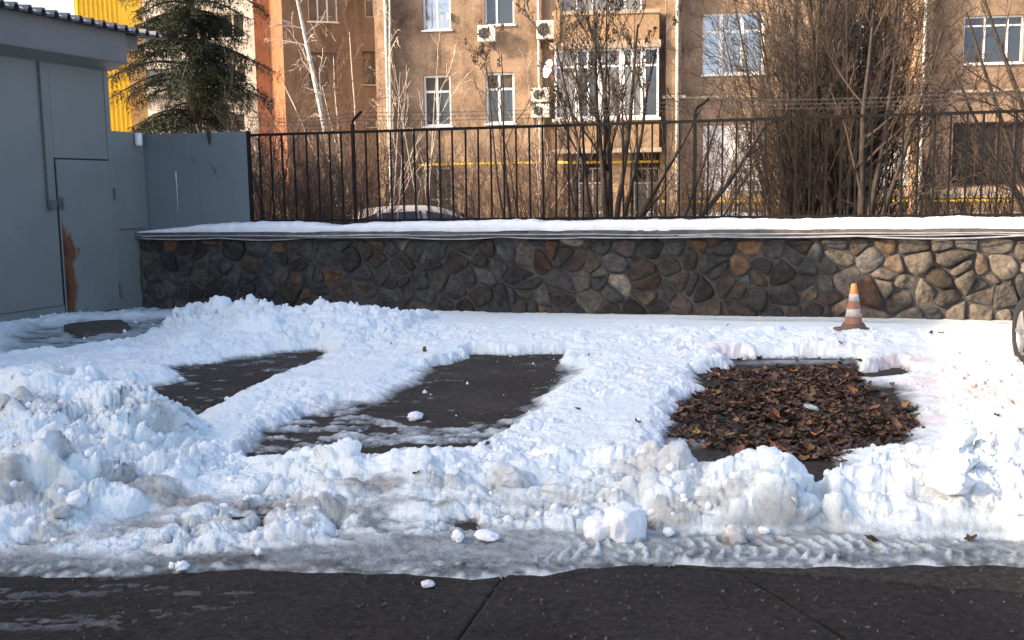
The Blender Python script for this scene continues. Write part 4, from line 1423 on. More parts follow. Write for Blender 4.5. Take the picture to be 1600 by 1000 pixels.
random.seed(5)
B = BLD
bb = root('apartment_block', 'brown stucco apartment block with white windows, glazed balcony and drainpipes', 'apartment building', (B.pt(4, 0)))
uB0 = B.u_at(590, 200); uB1 = B.u_at(2150, 200); zB1 = 14.0
W1 = H4(B, 662, 117, 705, 197); W2 = H4(B, 759, 113, 804, 193)
U1 = H4(B, 660, -30, 704, 47); U2 = H4(B, 757, -34, 803, 39)
BW = H4(B, 1098, 19, 1195, 116)
R1 = H4(B, 1285, 30, 1382, 105); R2 = H4(B, 1506, 24, 1600, 99); R3 = H4(B, 1700, 20, 1796, 95)
SL = H4(B, 846, -60, 868, 240)
LG = H4(B, 880, 236, 1031, 345)                          # ground floor recess
BALr = H4(B, 869, 76, 1030, 186)
LOW = H4(B, 662, 262, 706, 345)
BS = H4(B, 1488, 190, 1640, 290)
UP1 = H4(B, 875, -60, 1003, 22)
U3 = H4(B, 1098, -110, 1195, -20); U4 = H4(B, 1285, -110, 1382, -20); U5 = H4(B, 1506, -110, 1600, -20)
LG = (LG[0], LG[1], 0.0, LG[3]); LOW = (LOW[0], LOW[1], LOW[2], LOW[3])
holes = [W1, W2, U1, U2, BW, R1, R2, R3, LG, LOW, BS, UP1, U3, U4, U5]
mb = wall_with_holes(B, uB0, uB1, -0.1, zB1, holes, 0, .22)
# roof and flanks
mb.quad(B.pt(uB0, -0.1, 0), B.pt(uB0, zB1, 0), B.pt(uB0, zB1, -12), B.pt(uB0, -0.1, -12))
mb.quad(B.pt(uB1, -0.1, 0), B.pt(uB1, zB1, 0), B.pt(uB1, zB1, -12), B.pt(uB1, -0.1, -12))
mb.quad(B.pt(uB0, zB1, 0), B.pt(uB1, zB1, 0), B.pt(uB1, zB1, -12), B.pt(uB0, zB1, -12))
mb.quad(B.pt(uB0, -0.1, -12), B.pt(uB0, zB1, -12), B.pt(uB1, zB1, -12), B.pt(uB1, -0.1, -12))
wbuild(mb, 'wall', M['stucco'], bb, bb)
mb = MB(); mb.pbox(B, uB0 + .3, uB1 - .3, -.1, zB1 - .3, -3, -.9); wbuild(mb, 'interior', M['dark'], bb, bb)
window(B, bb, W1, mull=(.48,), trans=(.68,), top_blind='blind', pane='glass', fw=.075)
window(B, bb, W2, mull=(.46,), trans=(.68,), top_blind='blind', pane='glass', fw=.075)
window(B, bb, U1, mull=(.5,), trans=(.68,), pane='glass_sky', fw=.075)
window(B, bb, U2, mull=(.4,), trans=(.68,), pane='glass')
window(B, bb, BW, mull=(.30, .64), trans=(.70,), pane='glass_sky', fw=.09)
window(B, bb, R1, mull=(.33, .66), pane='glass'); window(B, bb, R2, mull=(.36, .74), trans=(.8,), pane='glass'); window(B, bb, R3, mull=(.36, .74), pane='glass')
for h_ in (U3, U4, U5):
    window(B, bb, h_, mull=(.33, .66), pane='glass')
window(B, bb, UP1, mull=(.2, .4, .6, .8), pane='glass_curtain')
window(B, bb, LOW, mull=(.5,), trans=(.4,), frame='white_old', pane='glass')
# pilasters that throw the dark strips, drainpipes on them
def pil(px0, px1, pr_, z0_=0, z1_=zB1 - .01):
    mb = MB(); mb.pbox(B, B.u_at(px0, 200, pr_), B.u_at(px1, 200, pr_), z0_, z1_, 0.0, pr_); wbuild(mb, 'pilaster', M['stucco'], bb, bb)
def pipe(px, pr_, px2=None, r_=.055, z0_=.3):
    u_ = B.u_at(px, 150, pr_)
    mb = MB(); mb.tube([B.pt(u_, z0_, pr_), B.pt(u_, 12, pr_)], r_, 10); wbuild(mb, 'drainpipe', M['pipe'], bb, bb, smooth=True)
pil(594, 612, .55); pipe(606, .62)
pil(1040, 1064, .55); pipe(1058, .62)
pil(1428, 1452, .55); pipe(1442, .62)
pipe(843, .10, r_=.05)
mb = MB(); mb.pbox(B, SL[0], SL[1], 2.0, zB1 - .02, -.001, .006); wbuild(mb, 'recess_shade_strip', M['stucco_dark'], bb, bb)  # flat dark strip: the shade of a recess put into the colour
# string course
z_sc = B.pix(1300, 147)[1]
mb = MB(); mb.pbox(B, B.u_at(1069, 150), uB1, z_sc - .06, z_sc + .03, 0, .09); wbuild(mb, 'string_course', M['ledge'], bb, bb)
mb = MB(); mb.pbox(B, B.u_at(1034, 150), B.u_at(1069, 150), z_sc - .06, z_sc + .03, .551, .60); wbuild(mb, 'string_course', M['ledge'], bb, bb)
# glazed balcony bay: projects about 0.9 m
bal = MB(); pj = .75
uA, uZ = BALr[0] - .05, BALr[1]
zb0, zb1 = B.pix(945, 186, pj)[1], B.pix(945, 76, pj)[1]
zlo = B.pix(945, 232, pj)[1]
uA = B.u_at(866, 130, pj); uZ = B.u_at(1030, 130, pj)
bal.pbox(B, uA, uZ, zlo, zb0 - .06, .001, pj - .04)
wbuild(bal, 'balcony_parapet', M['stucco_plain'], bb, bb)
mb = MB(); mb.pbox(B, uA - .08, uZ + .05, zb0 - .06, zb0 + .03, .001, pj + .06); wbuild(mb, 'balcony_sill', M['white_old'], bb, bb)
mb = MB(); mb.pbox(B, uA - .1, uZ + .08, zlo - .14, zlo, .001, pj + .08); wbuild(mb, 'balcony_slab', M['ledge'], bb, bb)
for px in (879, 966):
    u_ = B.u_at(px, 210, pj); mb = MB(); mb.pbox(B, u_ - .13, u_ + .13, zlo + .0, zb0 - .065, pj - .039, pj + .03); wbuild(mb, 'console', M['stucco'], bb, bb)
zu0, zu1 = zb1, B.pix(945, 68, pj)[1]
mb = MB(); mb.pbox(B, uA - .15, uZ + .05, zu0, zu1 + .06, .001, pj + .12); wbuild(mb, 'balcony_roof', M['ledge'], bb, bb)
mb = MB(); mb.pbox(B, uA, uZ, zu1 + .061, B.pix(945, 22, pj)[1], .001, pj - .05); wbuild(mb, 'upper_parapet', M['stucco_plain'], bb, bb)
mb = MB(); mb.pbox(B, uA - .05, uZ + .02, B.pix(945, 22, pj)[1] + .001, B.pix(945, 16, pj)[1], .001, pj); wbuild(mb, 'parapet_coping', M['ledge'], bb, bb)
for px in (870,):
    u_ = B.u_at(px, 40, pj); mb = MB(); mb.pbox(B, u_ - .1, u_ + .1, zu1 + .062, B.pix(945, 14, pj)[1], pj - .049, pj + .03); wbuild(mb, 'parapet_pier', M['stucco_plain'], bb, bb)
PB = Plane(B.pt(0, 0, pj)[:2], B.u)
bx = [866, 901, 937, 972, 1005, 1030]
for i in range(5):
    a, b = PB.u_at(bx[i] + .5, 130), PB.u_at(bx[i + 1] - .5, 130)
    window(PB, bb, (a, b, zb0 + .03, zb1 - .002), off=-.03, trans=(.75,), mull=((.5,) if i in (1, 3) else ()), pane=('glass_curtain', 'glass', 'glass_curtain', 'glass_curtain', 'glass')[i], sill=False, fw=.07, name='balcony_window')
# glazing of the balcony's near flank
mb = MB(); mb.quad(B.pt(uA + .01, zb0 + .03, .01), B.pt(uA + .01, zb0 + .03, pj - .09), B.pt(uA + .01, zb1, pj - .09), B.pt(uA + .01, zb1, .01)); wbuild(mb, 'flank_pane', M['glass_curtain'], bb, bb)
mb = MB(); mb.quad(B.pt(uZ - .01, zb0 + .03, .01), B.pt(uZ - .01, zb0 + .03, pj - .09), B.pt(uZ - .01, zb1, pj - .09), B.pt(uZ - .01, zb1, .01)); wbuild(mb, 'flank_pane', M['glass_curtain'], bb, bb)
mb = MB(); mb.pbox(B, uA + .1, uZ - .1, zb0, zb1, .005, .02); wbuild(mb, 'balcony_back_wall', M['curtain'], bb, bb)
# entrance recess back and doors
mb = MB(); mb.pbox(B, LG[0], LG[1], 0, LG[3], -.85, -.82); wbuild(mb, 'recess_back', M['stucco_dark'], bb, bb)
mb = MB(); a_, b_ = B.u_at(948, 290), B.u_at(985, 290); mb.pbox(B, a_, b_, 0, LG[3] - .002, -.5, .0); wbuild(mb, 'entrance_pier', M['stucco_plain'], bb, bb)
for x0, x1 in ((904, 944), (990, 1030)):
    h_ = H4(B, x0, 262, x1, 345, -.4); h_ = (h_[0], h_[1], 0.0, h_[3])
    dr = window(B, bb, h_, off=-.4, mull=(.55,), trans=(.35, .78), frame='white_old', pane='glass_curtain', sill=False, name='entrance_door', top_blind='dark')
    gr = MB()
    for k in range(9):
        x = h_[0] + (h_[1] - h_[0]) * (k + .5) / 9
        gr.tube([B.pt(x, h_[2] + (h_[3] - h_[2]) * .78, -.36), B.pt(x, h_[3], -.36)], .012, 4)
    wbuild(gr, 'grille', M['black'], dr, bb)
    mb = MB(); mb.tube([B.pt(h_[0] + .1, 1.0, -.37), B.pt(h_[0] + .1, 1.3, -.37)], .02, 6); wbuild(mb, 'handle', M['lead'], dr, bb)
# basement openings at right, whitewashed lower storey
wz1 = B.pix(1150, 196)[1]; wz0 = B.pix(1150, 298)[1]
mb = MB(); mb.pbox(B, B.u_at(1098, 250), B.u_at(1196, 250), wz0, wz1, 0, .05); wbuild(mb, 'whitewashed_panel', M['white_wall'], bb, bb)
mb = MB(); mb.pbox(B, B.u_at(1262, 250), B.u_at(1424, 250), wz0 + .1, wz1 - .6, 0, .05); wbuild(mb, 'whitewashed_panel', M['white_wall'], bb, bb)
mb = MB(); mb.pbox(B, B.u_at(1069, 305), uB1, wz0 - .35, wz0 - .02, 0, .12); wbuild(mb, 'plinth_ledge', M['ledge'], bb, bb)
window(B, bb, BS, off=-.15, mull=(.25, .5, .75), frame='brown_frame', pane='dark', sill=False)
# yellow gas pipes
def gaspipe(pts, lab):
    mb = MB(); mb.tube([B.pt(*B.pix(x, y, .25), .25) for x, y in pts], .045, 8)
    for x, y in pts[1:-1]:
        u_, z_ = B.pix(x, y, .25)
        mb.tube([B.pt(u_, z_, 0.0), B.pt(u_, z_, .25)], .02, 5)
    o = mb.build('gas_pipe', M['gas'], smooth=True); o['label'] = lab; o['category'] = 'pipe'; o['group'] = 'yellow gas pipes'
gaspipe([(652, 258), (700, 257), (800, 255), (843, 254.5), (846, 254.5)], 'yellow gas pipe on the brown wall left of the glazed balcony')
gaspipe([(868, 254), (900, 254), (960, 253), (1029, 252)], 'yellow gas pipe crossing above the entrance doors')
gaspipe([(1030, 315), (1100, 315), (1250, 314), (1400, 314), (1550, 313), (1700, 312)], 'long yellow gas pipe low on the wall behind the bushes')

# air conditioners
def aircon(px, py, wpx, hpx, lab, off0=.08):
    u_, z_ = B.pix(px, py, .4)
    sc = 36 / FPX
    w_, h_ = wpx * sc / 2, hpx * sc / 2
    r0 = root('air_conditioner', lab, 'air conditioner', B.pt(u_, z_, 0), 'air conditioners on the brown building')
    mb = MB(); mb.pbox(B, u_ - w_, u_ + w_, z_ - h_, z_ + h_, .12, .42); wbuild(mb, 'casing', M['ac'], r0, r0, bevel=.015)
    cu_ = u_ - w_ * .22; rr_ = h_ * .72
    c0 = Vector(B.pt(cu_, z_, .421)); nn = B.n
    mb = MB(); mb.lathe(c0, [(0, .002), (rr_ * .93, .002), (rr_ * .93, .0005)], 20, nn); wbuild(mb, 'fan_opening', M['dark'], r0, r0)
    mb = MB()
    for k in range(5):
        rk = rr_ * (.25 + .17 * k)
        mb.lathe(c0, [(rk - .008, .012), (rk, .018), (rk + .008, .012), (rk - .008, .012)], 20, nn)
    wbuild(mb, 'fan_grille', M['lead'], r0, r0)
    mb = MB()
    for s_ in (-.7, .7):
        mb.pbox(B, u_ + w_ * s_ - .02, u_ + w_ * s_ + .02, z_ - h_ - .04, z_ - h_ - .002, 0, .42); mb.pbox(B, u_ + w_ * s_ - .02, u_ + w_ * s_ + .02, z_ - h_ - .25, z_ - h_ - .042, 0, .03)
    wbuild(mb, 'bracket', M['lead'], r0, r0)
aircon(760, 52, 27, 24, 'cream air conditioner under the upper window, left of the balcony')
aircon(852, 46, 26, 27, 'cream air conditioner highest beside the downpipe and balcony')
aircon(844, 148, 28, 21, 'cream air conditioner below the satellite dish, upper of the pair')
aircon(844, 173, 28, 20, 'cream air conditioner below the satellite dish, lower of the pair')
# satellite dish
u_, z_ = B.pix(856, 107, .6)
dsh = root('satellite_dish', 'white satellite dish beside the glazed balcony', 'satellite dish', B.pt(u_, z_, 0))
mb = MB(); ax = (B.n * .5 + Vector((-.95, 0, .25))).normalized(); c0 = Vector(B.pt(u_, z_, .55))
mb.lathe(c0, [(.0, -.07), (.12, -.062), (.22, -.04), (.31, 0), (.315, .012), (.3, .01), (.2, -.03), (0, -.06)], 24, ax); wbuild(mb, 'dish', M['white_pvc'], dsh, dsh, smooth=True)
mb = MB(); mb.tube([tuple(c0 - ax * .07), B.pt(u_ + .1, z_ - .1, .2), B.pt(u_ + .1, z_ - .1, 0)], .02, 6); wbuild(mb, 'mount', M['lead'], dsh, dsh)
mb = MB(); mb.tube([tuple(c0 + Vector((0, 0, -.3))), tuple(c0 + ax * .35)], .012, 5); mb.lathe(c0 + ax * .34, [(0, 0), (.035, 0), (.035, .08), (0, .08)], 10, ax); wbuild(mb, 'receiver_arm', M['lead'], dsh, dsh)
# small white box next to upper window
u_, z_ = B.pix(702, 26); mb = MB(); mb.pbox(B, u_ - .06, u_ + .06, z_ - .12, z_ + .12, .001, .12); wbuild(mb, 'meter_box', M['white_pvc'], bb, bb)

# shaded brown block further left
P2 = Plane(atY(448, 200, 45)[:2], (.95, .31))
b2 = root('brown_block', 'dull brown apartment block in shade behind the birch', 'apartment building', P2.pt(2, 0))
h = [H4(P2, 483, 82, 526, 133), H4(P2, 567, 80, 586, 132), H4(P2, 481, -20, 527, 34), H4(P2, 570, -25, 585, 27), H4(P2, 487, 204, 531, 241), H4(P2, 572, 186, 590, 200)]
ua_, ub_ = P2.u_at(448, 200), P2.u_at(640, 200)
mb = wall_with_holes(P2, ua_, ub_, -.1, 16, h, 0, .25)
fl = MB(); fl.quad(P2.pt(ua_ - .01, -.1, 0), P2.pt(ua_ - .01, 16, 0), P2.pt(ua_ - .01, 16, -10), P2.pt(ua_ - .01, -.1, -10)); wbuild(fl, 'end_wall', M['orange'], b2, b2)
mb.quad(P2.pt(ua_, 16, 0), P2.pt(ub_, 16, 0), P2.pt(ub_, 16, -10), P2.pt(ua_, 16, -10))
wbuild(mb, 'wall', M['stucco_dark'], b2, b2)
mb = MB(); mb.pbox(P2, ua_ + .3, ub_ - .3, -.1, 15.5, -3, -.9); wbuild(mb, 'interior', M['dark'], b2, b2)
window(P2, b2, h[0], mull=(.33, .66), frame='brown_frame', pane='glass', sillmat='concrete', fw=.09)
window(P2, b2, h[1], trans=(.7,), frame='brown_frame', pane='glass', sillmat='ledge', fw=.09)
window(P2, b2, h[2], mull=(.33, .66), frame='white_old', pane='glass', sillmat='white_old'); window(P2, b2, h[3], frame='white_old', pane='glass', sill=False)
window(P2, b2, h[4], mull=(.33, .66), frame='white_old', pane='glass_curtain', sill=False); window(P2, b2, h[5], frame='white_old', pane='glass', sill=False)
P3 = Plane(atY(400, 200, 50)[:2], (1, .02))
b3 = root('orange_block', 'narrow orange red building end behind the spruce', 'building', P3.pt(1, 0))
a_, b_ = P3.u_at(404, 200), P3.u_at(447, 200)
mb = MB(); mb.pbox(P3, a_, b_, -.1, 18, -8, 0); wbuild(mb, 'wall', M['orange'], b3, b3)
mb = MB(); mb.pbox(P3, a_ + .75, a_ + .95, -.1, 18, 0.001, .05); wbuild(mb, 'flat_strip', M['stucco_plain'], b3, b3)
# pale building behind the spruce
P4 = Plane(atY(300, 200, 62)[:2], (1, -.05))
b4 = root('pale_building', 'pale rendered building with long windows glimpsed through the spruce', 'building', P4.pt(0, 0))
a_, b_ = P4.u_at(196, 150), P4.u_at(402, 150)
h = [H4(P4, 318, 176, 384, 206), H4(P4, 212, 108, 262, 136), H4(P4, 326, 20, 382, 60), H4(P4, 222, 40, 276, 70), H4(P4, 336, 100, 385, 130)]
mb = wall_with_holes(P4, a_, b_, -.1, 14.6, h, 0, .25); mb.quad(P4.pt(a_, 14.6, 0), P4.pt(b_, 14.6, 0), P4.pt(b_, 14.6, -8), P4.pt(a_, 14.6, -8))
mb.quad(P4.pt(a_, -.1, 0), P4.pt(a_, 14.6, 0), P4.pt(a_, 14.6, -8), P4.pt(a_, -.1, -8))
wbuild(mb, 'wall', M['pale'], b4, b4)
for k, hh_ in enumerate(h):
    window(P4, b4, hh_, mull=(.33, .66), pane='glass', frame='white_old' if k != 1 else 'brown_frame', fw=.1)
mb = MB(); mb.pbox(P4, a_, b_, z_ - .2, z_, 0.001, .5); wbuild(mb, 'canopy', M['lead'], b4, b4)
# yellow clad tower
P5 = Plane(atY(160, 100, 48)[:2], (1, .25))
b5 = root('yellow_building', 'bright yellow building with ribbed metal cladding beyond the shed', 'building', P5.pt(0, 0))
a_, b_ = P5.u_at(117, 30), P5.u_at(198, 100)
mb = MB()
zt = 16
x = a_
while x < b_:
    mb.poly([P5.pt(x, -.1, 0), P5.pt(x + .08, -.1, 0), P5.pt(x + .08, zt, 0), P5.pt(x, zt, 0)])
    mb.poly([P5.pt(x + .08, -.1, 0), P5.pt(x + .11, -.1, .06), P5.pt(x + .11, zt, .06), P5.pt(x + .08, zt, 0)])
    mb.poly([P5.pt(x + .11, -.1, .06), P5.pt(x + .17, -.1, .06), P5.pt(x + .17, zt, .06), P5.pt(x + .11, zt, .06)])
    mb.poly([P5.pt(x + .17, -.1, .06), P5.pt(x + .2, -.1, 0), P5.pt(x + .2, zt, 0), P5.pt(x + .17, zt, .06)])
    x += .2
wbuild(mb, 'cladding', M['yellow'], b5, b5)
mb = MB(); mb.pbox(P5, a_ + .02, x, -.1, zt - .02, -8, -.01); wbuild(mb, 'core', M['yellow'], b5, b5)
mb = MB(); mb.pbox(P5, P5.u_at(190, 30), P5.u_at(222, 30), P5.pix(200, 46)[1], zt, -.5, .12); wbuild(mb, 'flat_bay', M['yellow'], b5, b5)

# ---- unseen building added outside the frame at left to shade the yard
P6 = Plane((-12.1, 8.0), (.351, .936))
b6 = root('shade_house', 'unseen brick house added left of the yard to cast shade', 'house', P6.pt(-8, 0))
mb = wall_with_holes(P6, -34, 3.0, -.1, 7.8, [(u_, u_ + 1.2, 1.2 + s_ * 3.1, 2.7 + s_ * 3.1) for u_ in (-31, -27, -23, -19, -15, -11, -7, -3) for s_ in (0, 1)], 0, .2)
wbuild(mb, 'wall', M['bricks'], b6, b6)
mb = MB(); sgn6 = 1
mb.pbox(P6, -34, 3.0, -.1, 7.79, -9, -.21); wbuild(mb, 'core', M['bricks'], b6, b6)
mb = MB(); mb.pbox(P6, -34.2, 3.1, 7.8, 8.0, -9.1, .12); wbuild(mb, 'roof', M['roof_dark'], b6, b6)
for u_ in (-31, -27, -23, -19, -15, -11, -7, -3):
    for s_ in (0, 1):
        window(P6, b6, (u_, u_ + 1.2, 1.2 + s_ * 3.1, 2.7 + s_ * 3.1), mull=(.5,), pane='glass')

# ================================================================== CONE
cx, cy = G(1333, 524, .06)
ss = cy / FPX
cone = root('traffic_cone', 'small weathered orange and white traffic cone on the snow before the wall', 'traffic cone', (cx, cy, z_at(cx, cy) - .01))
mt = simple('cone_orange', (.36, .155, .09), (.24, .115, .07), 9, .55); M['cone'] = mt
M['cone_lit'] = simple('cone_orange_lit', (.62, .22, .05), (.5, .18, .05), 9, .5)  # brighter orange: sunlight on the cone's tip put into its colour
M['cone_white'] = simple('cone_white', (.60, .56, .53), (.38, .32, .29), 14, .5)
M['cone_base'] = simple('cone_base_grime', (.10, .075, .06), (.17, .10, .07), 9, .8)
Hc = 72 * ss
rb, rt = 15.5 * ss, 4.2 * ss
def cr(t): return rb + (rt - rb) * t
base_me = MB()
wb = 22.5 * ss
base_me.hexa([(-wb, -wb, 0), (wb, -wb, 0), (wb, wb, 0), (-wb, wb, 0), (-wb * .96, -wb * .96, .022), (wb * .96, -wb * .96, .022), (wb * .96, wb * .96, .022), (-wb * .96, wb * .96, .022)])
base_me.lathe((0, 0, .022), [(rb * 1.25, 0), (rb * 1.15, .03), (rb * 1.02, .05)], 28)
o = base_me.build('base', M['cone_base'], cone, bevel=.006)
bands = [(.06, .30, 'cone', 'body'), (.30, .47, 'cone_white', 'white_band'), (.47, .64, 'cone', 'body'), (.64, .80, 'cone_white', 'white_band'), (.80, 1.0, 'cone_lit', 'tip')]
for t0, t1, mm_, nm in bands:
    mb = MB(); ex = .002 if 'white' in nm else 0
    pr_ = [(cr(t0) + ex, t0 * Hc), (cr(t1) + ex, t1 * Hc)]
    if nm == 'tip':
        pr_ += [(cr(1) * .8, Hc + .008), (cr(1) * .55, Hc + .004), (cr(1) * .5, Hc - .05)]
    if ex:
        pr_ = [(cr(t0), t0 * Hc)] + pr_ + [(cr(t1), t1 * Hc)]
    mb.lathe((0, 0, 0), pr_, 32); mb.build(nm, M[mm_], cone, smooth=True)
# torn red scrap on lower band
M['red'] = simple('red_scrap', (.42, .03, .03), rough=.6)
mb = MB(); r_ = cr(.38) + .004
pts = [(r_ * sin(a), -r_ * cos(a), (.30 + .17 * t) * Hc) for a, t in ((.35, .0), (.55, .05), (.45, .3), (.6, .6), (.4, 1.0), (.25, .6), (.3, .35))]
mb.poly(pts); mb.build('torn_sticker', M['red'], cone)
cone.rotation_euler = (.01, -.02, .35)

# ================================================================== LEAVES
def leaf_mesh(seed, s=1.0):
    rg = random.Random(seed)
    n = 9
    pts = []
    for i in range(n):
        a = 2 * pi * i / n
        r = (.62 if i % 2 else 1.0) * (1 + rg.uniform(-.22, .22))
        pts.append((cos(a) * r, sin(a) * r * rg.uniform(.6, .8)))
    cu = rg.uniform(.2, .75); tw = rg.uniform(-.5, .5)
    v = [(x_, y_, cu * (x_ * x_) * .6 + cu * y_ * y_ * .7 + tw * x_ * y_) for x_, y_ in pts]
    mid = [(x_ * .45, y_ * .45, -.05 + rg.uniform(-.1, .15)) for x_, y_ in pts]
    v = v + mid + [(0, 0, 0)]
    f_ = []
    for i in range(n):
        j = (i + 1) % n
        f_.append((i, j, n + j)); f_.append((i, n + j, n + i)); f_.append((n + i, n + j, 2 * n))
    return np.array(v), np.array(f_)
mt, nt, bs = mk('dead_leaf')
oi = nt.nodes.new('ShaderNodeObjectInfo')
nn = ramp(nt, noise(nt, 40, 4, .6), .3, .7, (.6, .6, .6, 1), (1.3, 1.3, 1.3, 1))
nt.links.new(mixc(nt, 1.0, oi.outputs['Color'], nn, 'MULTIPLY'), bs.inputs['Base Color']); bs.inputs['Roughness'].default_value = .75
M['leaf'] = mt
lm = simple('leaf_mass', (.085, .045, .025), (.17, .085, .04), 26, .8); M['leaf_mass'] = lm
mt, nt, bs = mk('leaf_mass_v')
a = nt.nodes.new('ShaderNodeAttribute'); a.attribute_name = 'tint'
r = nt.nodes.new('ShaderNodeValToRGB')
r.color_ramp.elements[0].color = (.030, .018, .012, 1); r.color_ramp.elements[1].color = (.27, .13, .055, 1)
e_ = r.color_ramp.elements.new(.55); e_.color = (.085, .046, .027, 1); e_ = r.color_ramp.elements.new(.85); e_.color = (.15, .078, .04, 1)
nt.links.new(a.outputs['Fac'], r.inputs[0]); nt.links.new(r.outputs[0], bs.inputs['Base Color']); bs.inputs['Roughness'].default_value = .7
M['leaf_v'] = mt
lbase = G(1240, 660)
litter = root('leaf_pile', 'drift of brown dead leaves filling the cleared bay before the cone', 'leaf pile', (lbase[0], lbase[1], 0))
leafpoly = [G(*p) for p in ((1105, 600), (1140, 582), (1200, 578), (1290, 574), (1345, 585), (1345, 620), (1300, 640), (1330, 650), (1418, 640), (1432, 665), (1390, 692), (1310, 712), (1180, 718), (1120, 700), (1060, 672), (1050, 655), (1080, 620))]
rng = np.random.default_rng(8)
LM = [leaf_mesh(k) for k in range(14)]
lmes = []
for v, f_ in LM:
    lmes.append(mesh_np('leaf', v, f_.ravel(), np.full(len(f_), 3), [M['leaf']], True))
xs = np.array([p[0] for p in leafpoly]); ys = np.array([p[1] for p in leafpoly])
cand = np.stack([rng.uniform(xs.min() - .3, xs.max() + .3, 16000), rng.uniform(ys.min() - .3, ys.max() + .3, 16000)], -1)
sd_ = poly_sd(leafpoly, cand[:, 0] + .1 * fbm(cand[:, 0] * 3, cand[:, 1] * 3, 7, 3), cand[:, 1])
dens = sstep(.22, -.2, sd_ + .16 * fbm(cand[:, 0] * 2.5, cand[:, 1] * 2.5, 12, 3))
dens = dens * np.clip(1.0 + 1.5 * fbm(cand[:, 0] * 2.2, cand[:, 1] * 2.2, 14, 4), .12, 1.2) + .012 * (sd_ < .5)
cand = cand[rng.random(len(cand)) < dens * .8]
sdl = poly_sd(leafpoly, cand[:, 0], cand[:, 1])
def rot(v, rx, ry, rz):
    return np.array((Matrix.Rotation(rz, 3, 'Z') @ Matrix.Rotation(ry, 3, 'Y') @ Matrix.Rotation(rx, 3, 'X'))) @ v.T
cand = cand[np.argsort(cand[:, 1])]
lv, lf, lt = [], [], []
nb = 0; nl = 0
step_ = max(1, len(cand) // 285)
for k, (x_, y_) in enumerate(cand):
    depth = float(np.clip(.034 * sstep(.05, -.6, float(poly_sd(leafpoly, np.array([x_]), np.array([y_]))[0])), 0, .06))
    r_ = .013 + .034 * rng.random() ** 1.3
    zz0 = rng.uniform(.006, .012 + depth)
    rx, ry, rz = rng.normal(0, .33), rng.normal(0, .33), rng.uniform(0, 6.3)
    indiv = (k % step_ == 0) and nl < 290
    if indiv:
        r_ *= 1.12; zz0 = .012 + depth
        o = link('leaf', lmes[k % 14], litter)
        o.location = (x_ - lbase[0], y_ - lbase[1], zz0 + r_ * .3); o.rotation_euler = (rx, ry, rz); o.scale = (r_, r_, r_)
        t = rng.random()
        c0 = (.055, .03, .018) if t < .35 else ((.11, .058, .03) if t < .7 else ((.19, .10, .05) if t < .9 else (.30, .135, .045)))
        o.color = (*[c_ * rng.uniform(.75, 1.25) for c_ in c0], 1)
        nl += 1
    else:
        v, f_ = LM[k % 14]
        vv = (rot(v * r_, rx, ry, rz)).T + (x_, y_, max(zz0, .012 + r_ * .3 * abs(rx)))
        lv.append(vv - (lbase[0], lbase[1], 0)); lf.append(f_ + nb); nb += len(v); lt.append(np.full(len(v), rng.random() ** 1.5))
lv = np.concatenate(lv); lf = np.concatenate(lf)
o = link('loose_leaves', mesh_np('loose_leaves', lv, lf.ravel(), np.full(len(lf), 3), [M['leaf_v']], True, {'tint': np.concatenate(lt)}), litter)
o['kind'] = 'stuff'
print('leaves', len(cand), nl)
# crumpled clear wrapper among the leaves
wx_, wy_ = G(1267, 642, .06)
v = IV2.copy(); v = v * (1 + .35 * fbm(v[:, 0] * 3, v[:, 1] * 3 + v[:, 2] * 4, 5, 3))[:, None] * (.028, .07, .02)
M['wrapper'] = simple('clear_wrapper', (.45, .55, .55), (.25, .3, .3), 30, .2)
o = link('plastic_wrapper', mesh_np('plastic_wrapper', v, IF2.ravel(), np.full(len(IF2), 3), [M['wrapper']], False)); o.location = (wx_, wy_, .085); o.rotation_euler = (0, .3, .5)
o['label'] = 'crumpled pale plastic wrapper lying in the leaf pile'; o['category'] = 'litter'
# single leaves on the snow
singles = [((663, 549), .045, 'curled brown leaf on the snow behind the middle bay'), ((1362, 849), .05, 'flat dark brown leaf frozen in the slush near the tyre track'), ((1515, 845), .03, 'dark leaf at the slush edge towards the right'),
           ((1137, 510), .035, 'small dark leaf on smooth snow left of the cone'), ((1455, 522), .05, 'brown leaf lying on snow right of the cone'), ((1470, 521), .045, 'second brown leaf touching the one right of the cone'),
           ((1187, 557), .055, 'big curled leaf on the snow lip behind the leaf pile'), ((1155, 556), .04, 'curled leaf at the far left end of the snow lip'), ((1243, 560), .04, 'curled leaf in the middle of the snow lip'),
           ((1280, 558), .035, 'upright leaf on the snow lip right of its middle'), ((1313, 556), .04, 'leaf on the snow lip, nearest the cone'), ((1345, 561), .04, 'leaf at the far right end of the snow lip'),
           ((920, 556), .025, 'tiny dark leaf on the snow between two bays, near its far end'), ((903, 641), .03, 'twiggy leaf scrap standing in snow between bays'), ((762, 698), .025, 'dark scrap of leaf on the snow below the middle bay'),
           ((1395, 600), .03, 'pointed dark leaf stuck upright in snow right of the pile'), ((1557, 651), .03, 'dark leaf on the pink tinged snow'), ((651, 740), .03, 'dark leaf fragment buried in the front snow bank'),
           ((996, 663), .035, 'thin brown leaf sliver left of the leaf pile'), ((610, 538), .02, 'speck of leaf on snow near the back heap')]
for k, ((px, py), r_, lab) in enumerate(singles):
    x_, y_, z_ = snow_z(px, py)
    o = link('fallen_leaf', lmes[k % 14]); o.location = (x_, y_, z_ + .012); o.scale = (r_, r_, r_); o.rotation_euler = (rng.normal(0, .4), rng.normal(0, .4), rng.uniform(0, 6))
    o.color = (.07, .038, .022, 1) if k % 3 else (.13, .07, .035, 1)
    o['label'] = lab; o['category'] = 'leaf'; o['group'] = 'single leaves on the snow'

